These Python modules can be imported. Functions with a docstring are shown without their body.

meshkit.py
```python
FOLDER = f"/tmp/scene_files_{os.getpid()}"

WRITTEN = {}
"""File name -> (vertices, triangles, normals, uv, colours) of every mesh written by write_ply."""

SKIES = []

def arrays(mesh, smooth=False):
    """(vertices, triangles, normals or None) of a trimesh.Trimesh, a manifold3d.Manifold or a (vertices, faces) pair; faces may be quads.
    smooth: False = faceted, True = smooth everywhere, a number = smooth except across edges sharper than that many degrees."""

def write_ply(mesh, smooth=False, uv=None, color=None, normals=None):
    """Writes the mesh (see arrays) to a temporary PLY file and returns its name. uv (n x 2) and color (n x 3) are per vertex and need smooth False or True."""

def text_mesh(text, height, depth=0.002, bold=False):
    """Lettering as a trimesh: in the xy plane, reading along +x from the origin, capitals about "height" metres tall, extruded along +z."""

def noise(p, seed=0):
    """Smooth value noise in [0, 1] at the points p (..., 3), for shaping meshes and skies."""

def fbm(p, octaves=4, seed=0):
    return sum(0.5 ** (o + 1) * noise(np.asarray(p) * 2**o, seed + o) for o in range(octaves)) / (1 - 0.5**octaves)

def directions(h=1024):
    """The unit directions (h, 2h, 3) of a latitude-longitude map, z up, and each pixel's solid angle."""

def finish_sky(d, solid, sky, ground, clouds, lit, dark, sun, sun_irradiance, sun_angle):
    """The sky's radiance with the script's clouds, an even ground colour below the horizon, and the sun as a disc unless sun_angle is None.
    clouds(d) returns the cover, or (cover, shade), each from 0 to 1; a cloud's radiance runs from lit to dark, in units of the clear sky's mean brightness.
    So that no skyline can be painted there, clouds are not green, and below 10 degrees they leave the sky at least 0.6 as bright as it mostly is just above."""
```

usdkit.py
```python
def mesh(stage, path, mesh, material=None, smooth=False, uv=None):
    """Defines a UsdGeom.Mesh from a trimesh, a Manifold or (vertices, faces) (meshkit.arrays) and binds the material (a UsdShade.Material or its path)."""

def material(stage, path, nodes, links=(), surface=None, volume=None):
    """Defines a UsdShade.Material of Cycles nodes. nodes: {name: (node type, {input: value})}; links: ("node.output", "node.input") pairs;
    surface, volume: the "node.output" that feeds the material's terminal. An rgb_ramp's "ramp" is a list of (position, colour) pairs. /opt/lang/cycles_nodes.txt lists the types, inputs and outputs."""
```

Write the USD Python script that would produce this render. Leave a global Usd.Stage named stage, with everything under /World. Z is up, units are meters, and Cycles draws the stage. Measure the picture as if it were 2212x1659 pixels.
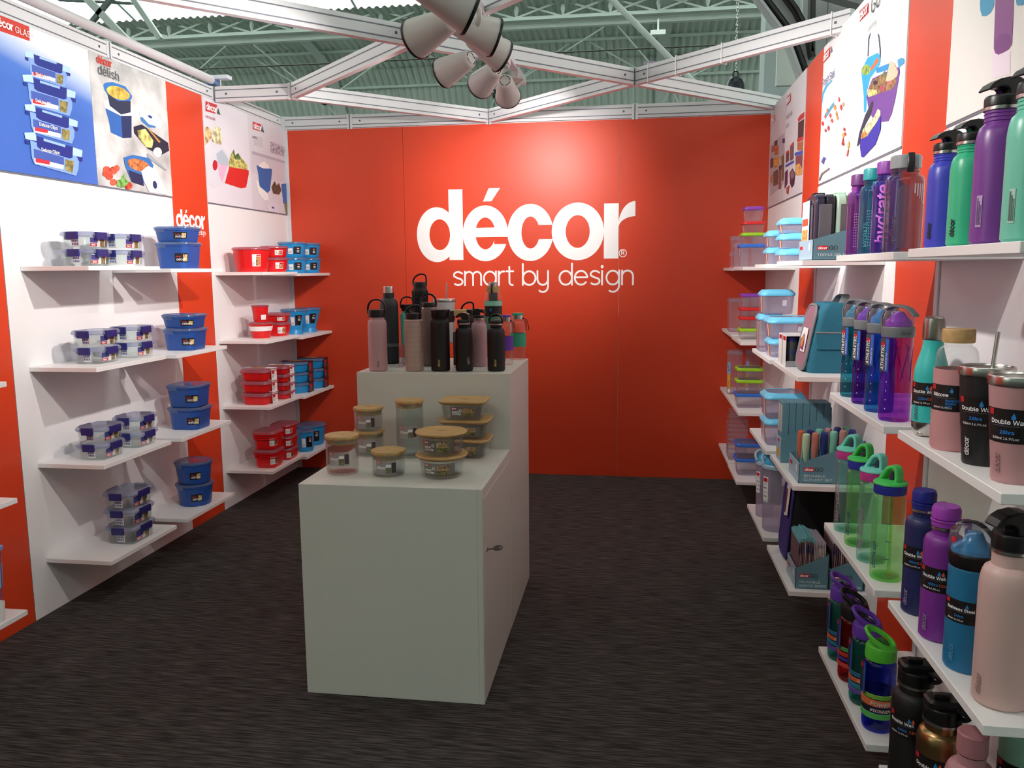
import math, random, numpy as np, trimesh
import shapely, shapely.affinity as aff
from shapely.geometry import Polygon, Point, LineString, box as sbox
from shapely.ops import unary_union
import usdkit, meshkit
from pxr import Usd, UsdGeom, UsdLux, UsdShade, Gf, Sdf, Vt
stage = Usd.Stage.CreateInMemory()
UsdGeom.SetStageUpAxis(stage, UsdGeom.Tokens.z); UsdGeom.SetStageMetersPerUnit(stage, 1.0)
UsdGeom.Xform.Define(stage, '/World'); UsdGeom.Scope.Define(stage, '/World/Looks')
random.seed(7); rng = np.random.default_rng(7)
def lin(h):
    if not isinstance(h, str): return tuple(h)
    v = [int(h[i:i+2], 16)/255 for i in (1, 3, 5)]
    return tuple(x/12.92 if x <= .04045 else ((x+.055)/1.055)**2.4 for x in v)
EXPOSURE, DOME, SPOT, CONE = 0.0, 1.15, 4600., 40.
# ------------------------------------------------------------------ camera, sky, spots, exposure
CAM, YAW, PITCH, ROLL, FPX = (2.5202, 0.0, 1.4742), .1488, .1378, -.0079, 1781.77
fw = np.array([-math.sin(YAW)*math.cos(PITCH), math.cos(YAW)*math.cos(PITCH), -math.sin(PITCH)])
rt = np.array([math.cos(YAW), math.sin(YAW), 0]); up = np.cross(rt, fw)
rt, up = math.cos(ROLL)*rt+math.sin(ROLL)*up, -math.sin(ROLL)*rt+math.cos(ROLL)*up
cam = UsdGeom.Camera.Define(stage, '/World/camera')
cam.AddTransformOp().Set(Gf.Matrix4d(*rt, 0, *up, 0, *(-fw), 0, *CAM, 1))
cam.CreateHorizontalApertureAttr(36.0); cam.CreateVerticalApertureAttr(27.0)
cam.CreateFocalLengthAttr(36.0*FPX/2212); cam.CreateClippingRangeAttr(Gf.Vec2f(.02, 300))
cam.CreateExposureAttr(EXPOSURE)
dome = UsdLux.DomeLight.Define(stage, '/World/sky'); dome.CreateIntensityAttr(DOME); dome.CreateColorAttr(Gf.Vec3f(1.0, 1.0, .94))
# spot heads on the track: (mouth position, aim point, strength)
SPOTS = [((2.00, 2.30, 2.205), (3.39, 2.95, 1.60), .8), ((1.845, 2.80, 2.265), (0.0, 3.75, 1.80), 1.3), ((1.95, 2.97, 2.305), (3.39, 3.70, 1.85), 1.1),
         ((1.915, 3.42, 2.365), (3.39, 4.55, 1.60), .85), ((1.725, 3.72, 2.365), (0.0, 4.55, 1.85), 1.0), ((1.815, 4.00, 2.375), (0.3, 5.82, 1.65), .5), ((1.85, 4.36, 2.395), (1.76, 5.82, 1.95), 1.0),
         ((2.02, 1.58, 2.20), (3.39, 1.75, 1.40), .4), ((1.83, 2.02, 2.235), (0.0, 2.75, 1.45), .9)]
SPOTS = [(np.array(c)+.074*(np.array(a)-c)/np.linalg.norm(np.array(a)-c), a, k) for c, a, k in SPOTS]  # from head centre to mouth
def spot_light(i, p, aim, k, cone=None):
    l = UsdLux.SphereLight.Define(stage, f'/World/spot_beam_{i:03d}')
    l.CreateRadiusAttr(.022); l.CreateIntensityAttr(SPOT*k); l.CreateColorAttr(Gf.Vec3f(1.0, .925, .88))
    sh = UsdLux.ShapingAPI.Apply(l.GetPrim()); sh.CreateShapingConeAngleAttr(CONE); sh.CreateShapingConeSoftnessAttr(.9)
    z = -(np.array(aim)-np.array(p)); z /= np.linalg.norm(z); x = np.cross([0, 0, 1], z); x /= np.linalg.norm(x); y = np.cross(z, x)
    l.AddTransformOp().Set(Gf.Matrix4d(*x, 0, *y, 0, *z, 0, *p, 1))
for i, (p, aim, k) in enumerate(SPOTS): spot_light(i, p, aim, k)
# ------------------------------------------------------------------ materials
MATS = {}
def mat(name, col, rough=.5, metal=0., coat=0., extra=None):
    if name not in MATS:
        p = {'base_color': lin(col), 'roughness': rough, 'metallic': metal, 'coat_weight': coat}
        if extra: p.update(extra)
        MATS[name] = usdkit.material(stage, '/World/Looks/'+name, {'p': ('principled_bsdf', p)}, surface='p.BSDF')
    return MATS[name]
def C(col, rough=.45):  # plain colour by hex
    return mat('paint_'+col[1:]+'_'+str(int(rough*100)), col, rough)
def clear(name, col, frost=.12, haze='#ffffff', rough=.04, ior=1.45):
    if name not in MATS:
        MATS[name] = usdkit.material(stage, '/World/Looks/'+name, {'t': ('transparent_bsdf', {'color': lin(col)}), 'd': ('diffuse_bsdf', {'color': lin(haze)}), 'tr': ('translucent_bsdf', {'color': lin(haze)}),
            'dm': ('mix_closure', {'fac': .5}), 'm1': ('mix_closure', {'fac': frost}), 'g': ('glossy_bsdf', {'color': (1, 1, 1), 'roughness': rough}), 'lw': ('layer_weight', {'blend': .5}), 'pw': ('math', {'math_type': 'power', 'value2': 3.5}), 'f': ('math', {'math_type': 'multiply_add', 'value2': .55, 'value3': .035}), 'm2': ('mix_closure', {})},
            [('d.BSDF', 'dm.closure1'), ('tr.BSDF', 'dm.closure2'), ('t.BSDF', 'm1.closure1'), ('dm.closure', 'm1.closure2'), ('m1.closure', 'm2.closure1'), ('g.BSDF', 'm2.closure2'), ('lw.facing', 'pw.value1'), ('pw.value', 'f.value1'), ('f.value', 'm2.fac')], surface='m2.closure')
    return MATS[name]
def noisy(name, a, b, scale, rough=.5, stretch=(1, 1, 1), detail=4, bump=0., lo=.35, hi=.65):
    if name not in MATS:
        n = {'g': ('geometry', {}), 'mp': ('mapping', {'scale': stretch}), 'n': ('noise_texture', {'scale': scale, 'detail': detail}), 'r': ('rgb_ramp', {'ramp': [(lo, lin(a)), (hi, lin(b))]}), 'p': ('principled_bsdf', {'roughness': rough})}
        l = [('g.position', 'mp.vector'), ('mp.vector', 'n.vector'), ('n.fac', 'r.fac'), ('r.color', 'p.base_color')]
        if bump: n['b'] = ('bump', {'strength': bump, 'distance': .004}); l += [('n.fac', 'b.height'), ('b.normal', 'p.normal')]
        MATS[name] = usdkit.material(stage, '/World/Looks/'+name, n, l, surface='p.BSDF')
    return MATS[name]
WHITE = mat('white_laminate', '#eceaea', .42)
WALLW = mat('white_wall_panel', '#efedee', .5)
PAPER = mat('poster_white', '#f4f3f5', .4)
RED = noisy('red_vinyl', '#d8401e', '#dc4422', 2.0, .42)
ALU = mat('aluminium_frame', '#d8d8dc', .32)
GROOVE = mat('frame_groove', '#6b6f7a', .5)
SCREW = mat('screw_hole', '#4a4c52', .5)
PLINTH = mat('plinth_grey_white', '#d9dad2', .42)
CARPET = noisy('carpet', (.015, .013, .0125), (.100, .089, .088), 9, .95, (1, 17, 1), 6, .5, .40, .66)
STEEL = mat('brushed_steel', '#c9c7c2', .22, 1.0)
BLACK = mat('black_plastic', '#0e0e10', .35)
BLACKM = mat('black_powder', '#111113', .55)
BAMBOO = noisy('bamboo', '#b9935c', '#cda971', 14, .5, (1, 6, 6))
GLASS = clear('clear_glass', '#f3f7f6', .03, ior=1.5)
PLAST = clear('clear_plastic', '#efeef4', .16, '#f0eef6')
FROST = clear('frosted_plastic', '#e4e0ee', .34, '#e6e2f0', .15)
LIDCLR = clear('lid_clear', '#d9deee', .3, '#cfd6ea', .12)
# ------------------------------------------------------------------ prims
COUNT = {}
def uniq(parent, name):
    k = parent+'/'+name; n = COUNT.get(k, 0); COUNT[k] = n+1
    return k if n == 0 else f'{k}_{n:03d}'
def uniq_peek(parent, name):
    n = COUNT.get(parent+'/'+name, 0); return parent+'/'+name if n == 0 else f'{parent}/{name}_{n:03d}'
def setd(p, label=None, cat=None, group=None, kind=None):
    for k, v in (('label', label), ('category', cat), ('group', group), ('kind', kind)):
        if v: p.SetCustomDataByKey(k, v)
    return p
def thing(name, label, cat, loc=(0, 0, 0), rot=0., group=None, kind=None):
    x = UsdGeom.Xform.Define(stage, uniq('/World', name)); x.AddTranslateOp().Set(Gf.Vec3d(*map(float, loc)))
    if rot: x.AddRotateZOp().Set(float(rot))
    return setd(x.GetPrim(), label, cat, group, kind)
# pieces that belong to a part of their thing and hang under it (thing > part > sub-part)
UNDER = {'label': ('label_lettering', 'label_photo', 'label_number', 'label_mark', 'label_print', 'leaf_emblem', 'brand_tag', 'tag_lettering', 'small_print', 'barcode'), 'label_band': ('label_lettering', 'label_rule', 'brand_tag', 'drop_print', 'small_print'), 'emblem': ('emblem_print',), 'barcode_card': ('barcode',),
 'sleeve': ('sleeve_print', 'sleeve_lettering', 'sleeve_photo', 'sleeve_icon', 'small_print', 'brand_tag'), 'swing_tag': ('tag_stripe', 'tag_lettering', 'brand_tag'), 'swing_card': ('card_photo',), 'hang_card': ('card_photo', 'card_print'), 'lid': ('lid_slot', 'lid_window', 'vent', 'latch', 'lid_tab', 'gasket', 'lid_panel', 'flip_spout', 'lid_label'),
 'cap': ('cap_lug', 'cap_band', 'cap_slot', 'clip_strap'), 'band': ('band_stud',), 'door': ('lock', 'key'), 'rubber_band': ('band_lettering',), 'collar': ('collar_lettering',), 'side_pocket': ('pocket_trim',), 'front_panel': ('piping',), 'cutlery_tube': ('tube_clip',), 'zip_bag': ('bag_zip', 'bag_print'), 'pot': ('pot_lid', 'pot_band'), 'rail': ('groove', 'screw'), 'bar': ('groove', 'screw'), 'post': ('post_slot', 'slot'), 'head': ('rim', 'lens', 'cap_slot'), 'cutlery_pack': ('pack_window',), 'front': ('round_badge',)}
HOST = {}
for k_, v_ in UNDER.items():
    for n_ in v_: HOST.setdefault(n_, []).append(k_)
LAST = {}; TICK = iter(range(10**9))
def part(parent, name, mesh, m, label=None, smooth=35):
    root = '/World' if parent is None else str(parent.GetPath())
    if parent is not None and root.count('/') == 2:
        hosts = [LAST[(root, h)] for h in HOST.get(name, ()) if (root, h) in LAST]
        if hosts: root = max(hosts)[1]
        else: LAST[(root, name)] = (next(TICK), uniq_peek(root, name))
    return setd(usdkit.mesh(stage, uniq(root, name), mesh, m, smooth).GetPrim(), label)
def dup(src, loc, label, rot=0., group=None):
    was = src.GetCustomData(); name = src.GetName()
    base = name[:-4] if name[-4:-3] == '_' and name[-3:].isdigit() else name
    r = thing(base, label, was['category'], loc, rot, group or was.get('group'))
    r.GetReferences().AddInternalReference(src.GetPath()); r.SetInstanceable(True)
    return r
# ------------------------------------------------------------------ mesh helpers (v, f)
def rot_x(m, d):
    v, f = m; a = math.radians(d); c, s = math.cos(a), math.sin(a); return v@np.array([[1, 0, 0], [0, c, s], [0, -s, c]]), f
def rot_y(m, d):
    v, f = m; a = math.radians(d); c, s = math.cos(a), math.sin(a); return v@np.array([[c, 0, -s], [0, 1, 0], [s, 0, c]]), f
def aff_s(m, s): return np.asarray(m.vertices)*np.array(s), np.asarray(m.faces)
def cat(ms):
    ms = [(np.asarray(m.vertices), np.asarray(m.faces)) if hasattr(m, 'vertices') else m for m in ms]
    o, V, F = 0, [], []
    for v, f in ms: V.append(v); F.append(np.asarray(f)+o); o += len(v)
    return np.vstack(V), np.vstack(F)
def mv(m, t): 
    v, f = (np.asarray(m.vertices), np.asarray(m.faces)) if hasattr(m, 'vertices') else m
    return v+np.array(t), f
def rr(w, d, r, n=5):
    r = min(r, w/2-1e-5, d/2-1e-5); P = []
    for cx, cy, a0 in ((w/2-r, d/2-r, 0), (-w/2+r, d/2-r, 90), (-w/2+r, -d/2+r, 180), (w/2-r, -d/2+r, 270)):
        for k in range(n+1):
            a = math.radians(a0+90*k/n); P.append((cx+r*math.cos(a), cy+r*math.sin(a)))
    return np.array(P)
def loft(rings, cap0=True, cap1=True):
    n = len(rings[0]); V = np.vstack(rings); F = []
    for k in range(len(rings)-1):
        i = np.arange(n); j = (i+1) % n; a = k*n
        F += [np.stack([a+i, a+j, a+n+j], 1), np.stack([a+i, a+n+j, a+n+i], 1)]
    for on, k, s in ((cap0, 0, -1), (cap1, len(rings)-1, 1)):
        if on:
            c = len(V); V = np.vstack([V, rings[k].mean(0)]); i = np.arange(n)+k*n; j = (np.arange(n)+1) % n+k*n
            F.append(np.stack([np.full(n, c), i, j] if s > 0 else [np.full(n, c), j, i], 1))
    return V, np.vstack(F)
def rrloft(secs, cap0=True, cap1=True, n=5):  # secs: (w, d, r, z)
    return loft([np.c_[rr(w, d, r, n), np.full(4*n+4, z)] for w, d, r, z in secs], cap0, cap1)
def bx(x0, x1, y0, y1, z0, z1, c=.0012):
    w, d = x1-x0, y1-y0; c = min(c, w/4, d/4, (z1-z0)/4)
    return mv(rrloft([(w-2*c, d-2*c, c, z0), (w, d, c, z0+c), (w, d, c, z1-c), (w-2*c, d-2*c, c, z1)], n=1), ((x0+x1)/2, (y0+y1)/2, 0))
def lathe(prof, n=36, open_top=False):
    a = np.linspace(0, 2*np.pi, n, endpoint=False); cs = np.c_[np.cos(a), np.sin(a)]
    R = [np.c_[cs*max(r, 1e-5), np.full(n, z)] for r, z in prof]
    return loft(R, False, False)
def tube(pts, r, n=8, closed=False):
    P = np.asarray(pts, float); T = np.gradient(P, axis=0); 
    if closed: T = np.roll(P, -1, 0)-np.roll(P, 1, 0)
    T /= np.linalg.norm(T, axis=1)[:, None]; R = []; u = np.cross(T[0], [0.31, .2, .93]); u /= np.linalg.norm(u)
    for p, t in zip(P, T):
        u = u-t*(u@t); u /= np.linalg.norm(u); w = np.cross(t, u); a = np.linspace(0, 2*np.pi, n, endpoint=False)
        R.append(p+r*(np.cos(a)[:, None]*u+np.sin(a)[:, None]*w))
    if closed: R.append(R[0])
    return loft(R, not closed, not closed)
def strap(pts, side, w, t, closed=False):  # flat band of width w (along side) and thickness t
    P = np.asarray(pts, float); s = np.asarray(side, float); s /= np.linalg.norm(s); T = np.gradient(P, axis=0)
    if closed: T = np.roll(P, -1, 0)-np.roll(P, 1, 0)
    T /= np.linalg.norm(T, axis=1)[:, None]; w = np.broadcast_to(w, len(P)); t = np.broadcast_to(t, len(P)); R = []
    for p, d, a, b in zip(P, T, w, t):
        n = np.cross(d, s); n /= np.linalg.norm(n)
        R.append(np.array([p+s*a*i*.5+n*b*j*.5 for i, j in ((-.8, -1), (.8, -1), (1, -.5), (1, .5), (.8, 1), (-.8, 1), (-1, .5), (-1, -.5))]))
    if closed: R.append(R[0])
    return loft(R, not closed, not closed)
def spline(pts, n=24, closed=False):
    from scipy.interpolate import CubicSpline
    P = np.asarray(pts, float)
    if closed: P = np.vstack([P, P[:1]])
    s = np.r_[0, np.cumsum(np.linalg.norm(np.diff(P, axis=0), axis=1))]
    c = CubicSpline(s, P, bc_type='periodic' if closed else 'natural')
    return c(np.linspace(0, s[-1], n, endpoint=not closed))
def bar(p, q, w, h):  # box-section bar between two points, w sideways, h vertical
    p, q = np.array(p, float), np.array(q, float); d = q-p; d /= np.linalg.norm(d)
    s = np.cross(d, [0, 0, 1]) if abs(d[2]) < .98 else np.array([1., 0, 0]); s /= np.linalg.norm(s); u = np.cross(s, d)
    sec = [(-w/2, -h/2), (w/2, -h/2), (w/2, h/2), (-w/2, h/2)]
    return loft([np.array([e+s*a+u*b for a, b in sec]) for e in (p, q)])
def poly3(pts, f, t):  # flat polygon in (u, v) given a map f(u, v, off); extruded by t
    P = shapely.make_valid(Polygon(pts)) if not hasattr(pts, 'geom_type') else pts
    gs = [g for g in getattr(P, 'geoms', [P]) if g.geom_type == 'Polygon' and g.area > 1e-9]
    if not gs: return None
    ms = [trimesh.creation.extrude_polygon(g, 1.0, engine='earcut') for g in gs]; v, fc = cat(ms)
    return f(v[:, 0], v[:, 1], v[:, 2]*t), fc
TX = {}
def text(s, h, bold=False, italic=0., center=False):
    k = (s, bold)
    if k not in TX: m = meshkit.text_mesh(s, 1.0, .01, bold); TX[k] = (np.array(m.vertices), np.array(m.faces))
    v, f = TX[k]; v = v.copy(); v[:, 2] /= .01
    v[:, 0] += italic*v[:, 1]; v[:, :2] *= h
    if center: v[:, 0] -= (v[:, 0].min()+v[:, 0].max())/2
    return v, f
def turn(m, deg):
    a = math.radians(deg); v, f = m; v = v.copy(); x, y = v[:, 0].copy(), v[:, 1].copy()
    v[:, 0], v[:, 1] = x*math.cos(a)-y*math.sin(a), x*math.sin(a)+y*math.cos(a); return v, f
# the word mark, drawn from ellipses and bars: unit = logo units, baseline 0, width 2002
def ell(cx, cy, rx, ry, q=16): return aff.scale(Point(cx, cy).buffer(1, quad_segs=q), rx, ry)
def word_mark(q=16):
    d = ell(190, 232, 190, 250, q).union(sbox(305, 0, 437, 638)).difference(ell(217, 232, 97, 140, q))
    e = ell(645, 238, 210, 252, q).difference(ell(645, 238, 92, 143, q)).union(sbox(545, 205, 845, 290)).difference(sbox(727, 140, 900, 205)).union(Polygon([(627, 525), (705, 525), (786, 642), (680, 642)]))
    c = ell(1060, 240, 210, 256, q).difference(ell(1062, 240, 83, 143, q)).difference(sbox(1130, 180, 1300, 306))
    o = ell(1490, 243, 235, 256, q).difference(ell(1490, 243, 108, 145, q))
    r = sbox(1725, 0, 1855, 486).union(ell(2002, 283, 150, 220, q).difference(ell(2002, 270, 147, 100, q)).intersection(sbox(1845, 270, 2002, 600)))
    return unary_union([d, e, c, o, r])
WM = word_mark(16); WMS = word_mark(3)
def decor_text(w):  # small word mark of width w as a mesh like text()
    s = w/2002; g = aff.scale(WMS, s, s, origin=(0, 0)).simplify(.3*s*20)
    v, f = cat([trimesh.creation.extrude_polygon(x, 1.0, engine='earcut') for x in getattr(g, 'geoms', [g])])
    return v, f
# ------------------------------------------------------------------ shapes whose surface can carry print: R(angle, z)
class Round:
    def __init__(s, prof): p = sorted([(z, r) for r, z in prof if r > 1e-4]); s.z = [a for a, b in p]; s.r = [b for a, b in p]
    def __call__(s, a, z): return np.interp(z, s.z, s.r)+0*np.asarray(a)
class Rect:
    def __init__(s, secs): s.q = sorted(secs, key=lambda t: t[3])
    def __call__(s, a, z):
        a = np.atleast_1d(np.asarray(a, float)); z = np.broadcast_to(z, a.shape); zz = [t[3] for t in s.q]
        w, d, r = (np.interp(z, zz, [t[i] for t in s.q]) for i in range(3)); ca, sa = np.abs(np.cos(a)), np.abs(np.sin(a))
        k = np.minimum(w/2/np.maximum(ca, 1e-6), d/2/np.maximum(sa, 1e-6)); x, y = k*ca, k*sa; cx, cy = w/2-r, d/2-r
        corner = (x > cx) & (y > cy); b = ca*cx+sa*cy; disc = b*b-(cx*cx+cy*cy-r*r)
        return np.where(corner, b+np.sqrt(np.maximum(disc, 0)), k)
def patch(S, a0, a1, z0, z1, off=.0006, na=None, nz=2, t=.0004):
    na = na or max(3, int(abs(a1-a0)/8)); A, Z = np.meshgrid(np.radians(np.linspace(a0, a1, na+1)), np.linspace(z0, z1, nz+1), indexing='ij')
    def sheet(o):
        r = S(A.ravel(), Z.ravel())+o; return np.c_[r*np.cos(A.ravel()), r*np.sin(A.ravel()), Z.ravel()]
    V = np.vstack([sheet(off), sheet(off-t)]); n = (na+1)*(nz+1); F = []
    for i in range(na):
        for j in range(nz):
            a, b, c, d = i*(nz+1)+j, (i+1)*(nz+1)+j, (i+1)*(nz+1)+j+1, i*(nz+1)+j+1; F += [(a, b, c), (a, c, d)]
    return V, np.array(F)
def wrap(m, S, a, z, off=.0012):  # lettering m bent onto S, its origin at angle a (deg) and height z
    v, f = m; a = math.radians(a); R = float(np.ravel(S(np.array([a]), np.array([z])))[0])
    A = a+v[:, 0]/R; Z = z+v[:, 1]; r = S(A, Z)+off+v[:, 2]*.0003
    return np.c_[r*np.cos(A), r*np.sin(A), Z], f
def ease(R0, z0, R1, z1, n=6, p=2.0):  # rounded shoulder from (R0, z0) to (R1, z1)
    return [(R1+(R0-R1)*max(0, 1-(t/n)**p)**(1/p), z0+(z1-z0)*t/n) for t in range(n+1)]
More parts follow.
